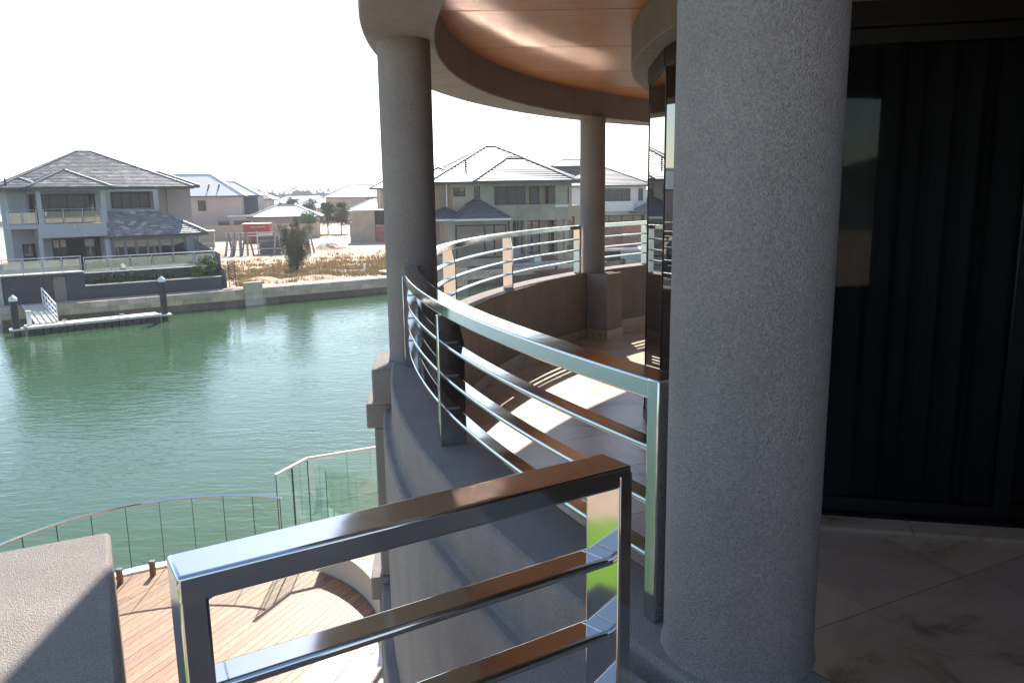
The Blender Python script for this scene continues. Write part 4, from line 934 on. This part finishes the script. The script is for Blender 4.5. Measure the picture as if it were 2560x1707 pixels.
def brickwall(name, lab, fr, s0, s1, w0, w1, z0, z1, course=.172, blen=.46, cap=None, cat='wall'):
    t = thing(name, lab, cat, fr((s0 + s1) / 2, w0, z0)); b = MB(); b.box(s0 + .01, s1 - .01, w0 + .012, w1, z0, z1 - .01, fr=fr); b.build('core', 'mortar', t)
    r = 0; z = z0; mesh = {}
    while z + course <= z1 + .01:
        s = s0 - (r % 2) * blen / 2
        while s < s1 - .02:
            a, c = max(s, s0), min(s + blen - .02, s1)
            if c - a > .04: b = MB(); b.box(a, c, w0, w0 + .05, z, z + course - .02, random.uniform(.75, 1.25), fr=fr); b.build('brick', 'brick', t)
            s += blen
        z += course; r += 1
    if cap: b = MB(); b.box(s0 - .03, s1 + .03, w0 - .04, w1 + .04, z1, z1 + .09, fr=fr); b.build('capping', cap, t)
    return t
SG = Frame((5.4, 67.2), R(14))
sg = thing('builder_sign', 'white builder sign board with dark triangle logo in front of the unfinished house', 'sign', SG(.9, 0, -4.3))
for s in (.0, 2.3): b = MB(); b.bar(SG(s, .06, -4.3), SG(s, .06, -2.0), .06, .06); b.build('post', 'galv', sg)
b = MB(); b.box(-.05, 2.4, 0, .03, -3.35, -1.95, fr=SG); bd = b.build('board', 'sign_white', sg)
b = MB(); b.face([SG(.30, -.006, -2.02), SG(.55, -.006, -2.62), SG(.80, -.006, -2.02)]); b.build('logo', 'sign_ink', bd)
b = MB(); b.box(.95, 2.36, -.008, -.003, -2.30, -2.03, fr=SG); b.build('band', 'sign_ink', bd)
def text(body, size, pos, rotz, m, parent, name='lettering', ext=.004):
    cu = bpy.data.curves.new(name, 'FONT'); cu.body = body; cu.size = size; cu.extrude = ext
    tmp = bpy.data.objects.new('tmp_text', cu); COL.objects.link(tmp); bpy.context.view_layer.update()
    me = bpy.data.meshes.new_from_object(tmp.evaluated_get(bpy.context.evaluated_depsgraph_get())); bpy.data.objects.remove(tmp); bpy.data.curves.remove(cu)
    me.name = name; me.materials.clear(); me.materials.append(M[m]); mw = Matrix.Translation(Vector(pos) - OFF[parent]) @ Matrix.Rotation(rotz, 4, 'Z') @ Matrix.Rotation(R(90), 4, 'X'); me.transform(mw)
    o = bpy.data.objects.new(name, me); COL.objects.link(o); o.parent = parent; OFF[o] = OFF[parent]; return o
text('PH: 9408 909', .25, SG(.85, -.012, -2.72), R(14), 'sign_ink', bd); text('REGISTERED BUILDER', .115, SG(.88, -.012, -2.95), R(14), 'sign_ink', bd)
b = MB(); b.box(.3, 2.3, -.008, -.003, -3.16, -3.14, fr=SG); b.build('rule', 'greyalu', bd)

# far right: brick walls, retaining box, white house, bush, red jetty
WF = Frame((10.0, 92), R(8))
brickwall('brick_garden_wall', 'long red brick garden wall in front of the white house', WF, .0, 8.5, 0, .25, -4.4, -2.25, .172, .46, 'concrete')
BF = Frame((7.6, 72.5), R(12))
brickwall('brick_stair_wall', 'stepped red brick wall beside the far railing', BF, 0, 2.6, 0, .3, -3.5, -1.55, .172, .46, 'white_trim'); brickwall('brick_retaining_wall', 'lower red brick wall stepping down right of the far column', BF, 2.62, 4.0, -.3, .3, -3.5, -2.35, .172, .46, 'concrete')
t = thing('concrete_bay', 'grey concrete bay with white capping under the brick walls', 'wall', BF(2, -.8, -4.5)); wallbox(t, BF, -.5, 1.9, -1.5, -.31, -4.5, -3.62, 'groove', 'opening'); wallbox(t, BF, 1.902, 4.6, -1.45, -.31, -4.5, -3.62, 'concrete'); wallbox(t, BF, -.6, 4.7, -1.62, -.305, -3.618, -3.53, 'white_trim', 'capping')  # the opening is a solid box, its shade put into the colour
shrub('round_bush', 'bright green rounded bush in front of the brick garden wall', 9.6, 86.5, -4.4, 1.7, 2.5, 2600, .3, 'leaf_green', hue=((1.2, 1.2, 1), (.7, .8, .7), (1.7, 1.5, .8)))
h3 = thing('white_house', 'white two storey house with tiled roof right of the far column', 'house', WF(4, 9, -4.5))
HF = Frame((9.5, 99), R(6))
wallbox(h3, HF, -2, 7.3, 0, 9, -4.5, 2.2, 'white_render'); wallbox(h3, HF, 0, 5.4, -1.2, -.01, -.85, .35, 'white_render', 'balcony'); window(h3, HF, 1.6, 5.2, -.02, .4, 1.8, (2.6, 4.2), fw_=.12); window(h3, HF, 6.3, 6.8, -.02, .4, 1.8, (), fw_=.08)
window(h3, HF, 1.0, 7.0, -.02, -3.2, -1.4, (2.6, 4.2, 5.6), fw_=.14); wallbox(h3, HF, 7.302, 12, -2.5, 6, -4.5, -1.0, 'white_render'); window(h3, HF, 8.2, 9.6, -2.52, -2.6, -1.4, (), fw_=.1)
roof(h3, HF, -3, 8.0, -.9, 10, 2.25, 24, 'grey_tile', .4, .4, tile_rnd, faces=(0, 1)); roof(h3, HF, 5.2, 13, -3.4, 5, -.95, 26, 'grey_tile', .4, .4, tile_rnd, faces=(0, 3)); roof(h3, HF, 6.0, 11.5, 1.5, 6, .45, 26, 'grey_tile', .4, .4, tile_rnd, faces=(0, 3))
HF2 = Frame((2.5, 112), R(5)); h3b = thing('tiled_roof_house', 'pale house with stepped tiled roof behind the far column', 'house', HF2(5, 5, -4.5))
wallbox(h3b, HF2, 0, 12, 0, 8, -4.5, 2.4, 'white_render'); window(h3b, HF2, 6.5, 9, -.02, .2, 1.7, (7.4,), fw_=.12); roof(h3b, HF2, -.8, 12.6, -.8, 9, 2.45, 25, 'grey_tile', .4, .4, tile_rnd, faces=(0, 1)); wallbox(h3b, HF2, 4.2, 9.5, 3, 5.8, 4.3, 5.0, 'gutter', 'upper_storey'); roof(h3b, HF2, 3.4, 10.2, 2.2, 6.4, 5.1, 25, 'grey_tile', .4, .4, tile_rnd, faces=(0,))
HF4 = Frame((31, 150), R(5)); h3c = thing('grey_roof_house', 'distant house with plain grey metal roof at far right', 'house', HF4(4, 5, -4.5)); wallbox(h3c, HF4, -5, 14, 0, 10, -4.5, 1.4, 'white_render'); roof(h3c, HF4, -6, 15, -1, 11, 1.5, 26, 'grey_metal_roof', tiles=False); window(h3c, HF4, -3, 2, -.02, -.5, .9, (-1, 1), fw_=.15)
rj = thing('red_jetty', 'red timber jetty with posts below the brick steps', 'jetty', LH(42, -1.5, -5.6))
for k in range(7): b = MB(); b.box(37.5 + k * 1.1, 37.5 + k * 1.1 + 1.08, -2.6, -.3, -5.0, -4.9, fr=LH); b.build('deck_board', 'red_timber', rj)
for s, w in ((38.2, -2.5), (40.6, -2.5), (43.6, -2.5), (45.4, -2.5)): b = MB(); b.lathe(LH(s, w, 0)[:2], [(.12, -6.2), (.12, -4.35)], 10); b.build('post', 'red_timber', rj)
# two dark stub piles seen through the far railing
for k, (s, w) in enumerate(((46.6, -1.5), (49.5, -.9))):
    x, y, _ = LH(s, w, 0); b = MB(); b.lathe((x, y), [(.2, -6.2), (.2, -4.35), (.1, -4.3)], 14); tag(b.build('stub_pile', 'pile', loc=(x, y, -6.2), smooth=True), ('thicker dark stub pile seen under the far railing', 'thinner dark stub pile right of the thicker one under the far railing')[k], 'pile', 'dark stub piles')

# ------------------------------------------------------------------ middle distance
CF = Frame((-41, 113.5), R(10))
bwall = thing('boundary_wall', 'long cream rendered boundary wall behind the building materials', 'wall', CF(7, 0, -4.5)); wallbox(bwall, CF, -6, 13.6, 0, .25, -4.5, -2.45, 'cream_render'); wallbox(bwall, CF, -6.05, 13.65, -.04, .29, -2.449, -2.39, 'cream_render', 'capping')
cn = thing('shipping_container', 'red ribbed shipping container with white lettering against the cream boundary wall', 'container', (-33, 106.5, -4.5))
KF = Frame((-35.0, 105.6), R(10))
wallbox(cn, KF, 0, 3.4, .06, 2.4, -4.45, -2.03, 'container', 'body')
for k in range(14): b = MB(); b.box(.08 + k * .235, .08 + k * .235 + .12, .0, .058, -4.35, -2.15, fr=KF); b.build('rib', 'container', cn)
wallbox(cn, KF, -.08, 3.48, -.06, 2.46, -2.028, -1.95, 'white_trim', 'roof')
text('TEAM ELEVATE', .27, KF(1.0, -.012, -2.5), R(10), 'text_white', cn)
h4 = thing('pink_house', 'two storey pink rendered house with pale metal roof behind the grey house', 'house', CF(-2, 6, -4.5))
wallbox(h4, CF, -14, 2.7, 4, 14, -4.5, 1.6, 'pink_render'); wallbox(h4, CF, 2.702, 4.7, 7, 14, -4.5, 1.6, 'gutter'); window(h4, CF, -3.2, -2.2, 3.98, -.4, 1.0, (), fw_=.08)
roof(h4, CF, -15, 3.4, 3.3, 14.5, 1.68, 30, 'metal_roof', tiles=False, cap='gutter'); roof(h4, CF, -5, 5.2, 6.2, 14.5, 1.7, 27, 'metal_roof', tiles=False, cap='gutter')
wallbox(h4, CF, 1.2, 4.4, 2.2, 3.9, -4.5, -1.3, 'pink_render'); window(h4, CF, 1.9, 4.0, 2.18, -2.55, -1.9, (), fw_=.06); window(h4, CF, -.6, 1.0, 3.98, -2.7, -2.0, (), fw_=.06); wallbox(h4, CF, 1.0, 4.6, 2.0, 3.9, -1.298, -1.1, 'metal_roof', 'porch_roof')
b = MB()
for s in (-1.9, -.5): b.bar(CF(s, 4.6, 2.4), CF(s + .35, 4.4, 3.4), .14, .14); b.bar(CF(s + .1, 4.5, 3.1), CF(s + .4, 4.5, 2.9), .2, .1)
b.build('roof_flue', 'gutter', h4)
h5 = thing('garage_shed', 'long low pink building with bright white metal roof behind the boundary wall', 'garage', CF(9, 5, -4.5)); wallbox(h5, CF, 4.42, 13.4, 2.6, 9, -4.5, -1.45, 'pink_render'); roof(h5, CF, 3.6, 14.1, 1.9, 9.6, -1.4, 22, 'metal_roof', tiles=False)
h6 = thing('grey_wing_house', 'grey walled house with tiled hip roof behind the pink house', 'house', (-49, 150, -4.5)); F6 = Frame((-52, 148), R(8)); wallbox(h6, F6, -4, 7.5, 0, 9, -4.5, .9, 'grey_render_light'); roof(h6, F6, -5, 8.6, -1, 10, 1.0, 24, 'grey_tile', .45, .45, tile_rnd, faces=(0,)); roof(h6, F6, -4, 3.8, -5, 1, -1.6, 22, 'grey_tile', .45, .45, tile_rnd, faces=(0,))
# beige unfinished walls beside the middle column
UF = Frame((-20.2, 103), R(5)); uw = thing('unfinished_wall', 'tall beige unfinished rendered wall with opening painted dark for shade left of the middle column', 'wall', UF(2.5, 0, -4.5))
wallbox(uw, UF, .05, 2.9, 0, 3, -4.5, -.45, 'raw_render'); wallbox(uw, UF, -.3, .048, .2, 3, -4.5, -1.9, 'raw_render'); wallbox(uw, UF, 2.902, 6, .8, 3, -2.3, -.45, 'groove', 'opening'); wallbox(uw, UF, -.1, 6.2, -.1, 3.2, -.448, -.34, 'white_trim', 'capping')  # opening is a solid near-black box in place of shade
brickwall('red_brick_base', 'pinkish red brick base wall left of the middle column', UF, 2.95, 6.2, .3, .78, -4.5, -2.32, .2, .55)
h7 = thing('cream_house', 'cream two storey house with tiled eave partly hidden by the middle column', 'house', (-16, 112, -4.5)); F7 = Frame((-17.9, 110), R(10)); wallbox(h7, F7, 0, 9, 0, 9, -4.5, 2.3, 'cream_render'); roof(h7, F7, -1, 10, -1, 10, 2.4, 26, 'grey_tile', .36, .4, tile_rnd, faces=(0, 3)); b = MB(); b.tube([F7(.25, -.1, -.4), F7(.25, -.1, 2.3)], .07, 8); b.build('downpipe', 'white_trim', h7)
# road, verge
b = MB(); b.prism([(-30, 103), (-16, 101), (-16, 108), (-21, 112), (-19, 128), (-22, 160), (-30, 240), (-42, 240), (-33, 160), (-28, 128), (-30, 112)], -4.496, -4.482); struct(b.build('road', 'road'))
b = MB(); b.prism([(-31, 118), (-24, 117.5), (-25, 131), (-31, 133)], -4.495, -4.478); struct(b.build('verge', 'soil'))
b = MB(); b.prism([(-20, 132), (-10, 131), (-10, 150), (-21, 152)], -4.494, -4.476); struct(b.build('verge', 'soil'))
# far houses
def far_house(lab, x, y, rot, L, W, zt, wall, rtile, pitch=24, wins=(), roofs=(), grp='distant houses'):
    F_ = Frame((x, y), R(rot)); t = thing('far_house', lab, 'house', F_(L / 2, W / 2, -4.5), grp); wallbox(t, F_, 0, L, 0, W, -4.5, zt, wall); roof(t, F_, -.8, L + .8, -.8, W + .8, zt + .08, pitch, rtile, tiles=False, cap=rtile)
    for (s0, s1, z0, z1) in wins: window(t, F_, s0, s1, -.02, z0, z1, (), fw_=.14)
    for (s0, s1, w0, w1, z, p) in roofs: roof(t, F_, s0, s1, w0, w1, z, p, rtile, tiles=False, cap=rtile)
far_house('tan two storey far house with pale hip roof left of the road end', -46.5, 205, 4, 17, 11, .9, 'cream_render', 'grey_metal_roof', 26, ((10.5, 12.3, -1.6, .6), (4, 7, -4.2, -2.2)))
far_house('large far house with broad pale grey roof right of the road', -30, 190, 3, 20, 13, 1.6, 'grey_render_light', 'metal_roof', 30, ((1, 2.5, -.4, 1.0), (3.2, 3.9, -.4, 1.0)))
far_house('low white roofed far house behind the street trees', -33.5, 168, 6, 9.5, 9, -1.9, 'pink_render', 'metal_roof', 24, ((2, 3, -3.8, -2.4),))
far_house('low gabled white roofed far house right of the street trees', -23.4, 160, 4, 8.5, 9, -1.9, 'grey_render_light', 'metal_roof', 28, ((1.2, 1.8, -4.2, -2.4), (2.2, 2.8, -4.2, -2.4)))
far_house('white roofed far house with solar toned roof by the beige wall', -18.5, 142, 4, 7, 8, -1.3, 'white_render', 'metal_roof', 26, ((.8, 1.6, -3.6, -2.0), (2.2, 2.9, -3.6, -2.0)))
far_house('wide pale far house with low white roof beyond the garage', -74, 245, 4, 21, 12, -1.2, 'pink_render', 'metal_roof', 20, ((2, 6, -3.6, -2),))
far_house('far pale house with white roof in front of the distant trees', -64, 275, 2, 16, 12, -.4, 'white_render', 'metal_roof', 22, ((3, 6, -2.6, -1.2),))
far_house('far flat pale house left of the tan far house', -60, 222, 5, 10, 10, -2.0, 'white_render', 'metal_roof', 24)
far_house('far house with grey roof beyond the white roofed row', -16, 230, 3, 18, 12, .6, 'cream_render', 'grey_metal_roof', 26)
# garden fence by the road, white car, skip, banana plant, palms
gf2 = thing('picket_fence', 'grey slatted garden fence at the far side of the road', 'fence', (-40, 172, -4.5)); FF = Frame((-46, 178), R(6))
for k in range(34): b = MB(); b.box(k * .42, k * .42 + .36, 0, .08, -4.5, -2.7, fr=FF); b.build('slat', 'grey_render_light', gf2)
car = thing('parked_car', 'white parked car behind the cream boundary wall by the road', 'car', (-40, 150, -4.4)); KC = Frame((-42.6, 150), R(8))
b = MB(); prof = [(0, .35), (0, .8), (.15, .95), (1.0, 1.05), (1.6, 1.5), (3.0, 1.52), (3.8, 1.05), (4.3, .95), (4.35, .4)]; n = len(prof); zc = -4.0
b.v = [KC(s, 0, zc + z) for s, z in prof] + [KC(s, 1.75, zc + z) for s, z in prof]; b.f = [tuple(range(n)), tuple(range(2 * n - 1, n - 1, -1))] + [(k, n + k, n + (k + 1) % n, (k + 1) % n) for k in range(n)]; b.t = [None] * (n + 2); b.build('body', 'carpaint', car, bevel=.05)
b = MB(); b.box(1.35, 3.3, -.01, 1.76, zc + 1.08, zc + 1.4, fr=KC); b.build('side_window', 'winglass', car)
for s in (.85, 3.5):
    for w in (-.03, 1.78): b = MB(); p = Vector(KC(s, w, zc + .32)); nn = Vector((-KC.s, KC.c, 0)) * .1; b.tube([p - nn, p + nn], .33, 16); b.build('wheel', 'tyre', car)
sk = thing('skip_bin', 'orange rusty skip bin full of rubble beyond the lot', 'skip', (-32, 117, -4.5)); KS = Frame((-32.3, 112.5), R(6))
b = MB(); b.hexa([KS(a, w, -4.4) for a, w in ((.4, 0), (2.2, 0), (2.2, 1.5), (.4, 1.5))], [KS(a, w, -3.05) for a, w in ((0, -.1), (2.6, -.1), (2.6, 1.6), (0, 1.6))]); b.build('body', 'skip', sk)
for k in range(4): b = MB(); b.bar(KS(.3 + .6 * k, -.06, -4.3), KS(.15 + .72 * k, -.12, -3.06), .1, .06); b.build('rib', 'skip', sk)
b = MB()
for k in range(14): x, y, z = KS(random.uniform(.3, 2.2), random.uniform(.1, 1.3), -3.05); b.box(x - .2, x + .2, y - .15, y + .2, z - .2, z + random.uniform(.05, .3))
b.build('rubble', 'white_trim', sk)
shrub('frangipani', 'bright green leafy small tree beside the orange skip', -29.2, 116.5, -3.6, 1.4, 3.2, 900, .5, 'leaf_green', hue=((1.5, 1.5, 1), (.9, 1, .8)))
for k, (x, y, h) in enumerate(((-47.5, 160, 5.2), (-45.0, 161, 5.0), (-42.5, 159, 5.6), (-40.5, 163, 5.4))):
    cl_ = clump_set(x, y, -4.5 + h * .75, 8, 1.2, .9, .8, .7)
    tree('garden_tree', ('leftmost olive garden tree behind the white roofed garage', 'second olive garden tree behind the white roofed garage', 'third and tallest olive garden tree behind the white roofed garage', 'rightmost olive garden tree behind the white roofed garage')[k], 'tree', x, y, -4.5, h, .12, cl_, 900, .5, 'leaf_dark', grp='garden trees behind the garage', hue=((1.3, 1.3, 1), (1, 1, .8), (1.6, 1.4, .8)))
# distant wood and hill
b = MB()
wh = lambda x: 7.6 + 2.2 * math.sin(x * .031) + 1.6 * math.sin(x * .11 + 1) + 1.0 * math.sin(x * .37) + .8 * math.sin(x * .9)
for k in range(230):
    x0, x1 = -300 + 2 * k, -298 + 2 * k; b.face([(x0, 436, -4.5), (x1, 436, -4.5), (x1, 445, -4.5 + .8 * wh(x1)), (x0, 445, -4.5 + .8 * wh(x0))], .8)
for _ in range(16000):
    x = random.uniform(-300, 160); y = random.uniform(426, 446)
    p = Vector((x, y, -4.5 + random.uniform(.1, 1) ** .7 * max(2, wh(x)))); d = Vector((random.gauss(0, 1), random.gauss(0, .5), random.gauss(0, 1))).normalized(); e = Vector((random.gauss(0, 1), random.gauss(0, .5), random.gauss(0, 1))).normalized(); s = random.uniform(.5, 1.1); k = random.uniform(.7, 1.4)
    b.face([p, p + d * s, p + d * s * .6 + e * s], k)
o = b.build('distant_wood', 'leaf_far', kind='stuff', loc=(-60, 440, -4.5)); tag(o, 'distant dark band of trees on the horizon', 'wood')
b = MB(); N = 24
for k in range(N):
    x0, x1 = -520 + 20 * k, -520 + 20 * (k + 1); hf = lambda x: -4.6 + 9 * max(0, math.sin((x + 520) / 480 * math.pi)) + 1.2 * math.sin(x * .07)
    for (ya, yb, fa, fb) in ((330, 400, 0, 1), (400, 520, 1, 0)): b.face([(x0, ya, -4.6 + (hf(x0) + 4.6) * fa), (x1, ya, -4.6 + (hf(x1) + 4.6) * fa), (x1, yb, -4.6 + (hf(x1) + 4.6) * fb), (x0, yb, -4.6 + (hf(x0) + 4.6) * fb)])
struct(b.build('hill', 'leaf_far', smooth=True))

# ------------------------------------------------------------------ air between here and the far bank
b = MB(); b.box(-3050, 3050, -650, 4550, -7.5, 14)
hz = b.build('haze', 'white', kind='stuff'); hm = bpy.data.materials.new('haze_air'); hm.use_nodes = True
hn = hm.node_tree.nodes; hn.remove(hn['Principled BSDF']); pv = hn.new('ShaderNodeVolumePrincipled')
pv.inputs['Color'].default_value = (.93, .95, 1, 1); pv.inputs['Density'].default_value = .00042; pv.inputs['Anisotropy'].default_value = .35
hm.node_tree.links.new(pv.outputs[0], hn['Material Output'].inputs['Volume']); hz.data.materials.clear(); hz.data.materials.append(hm)
tag(hz, 'thin bright haze in the air over the canal and far bank', 'haze')
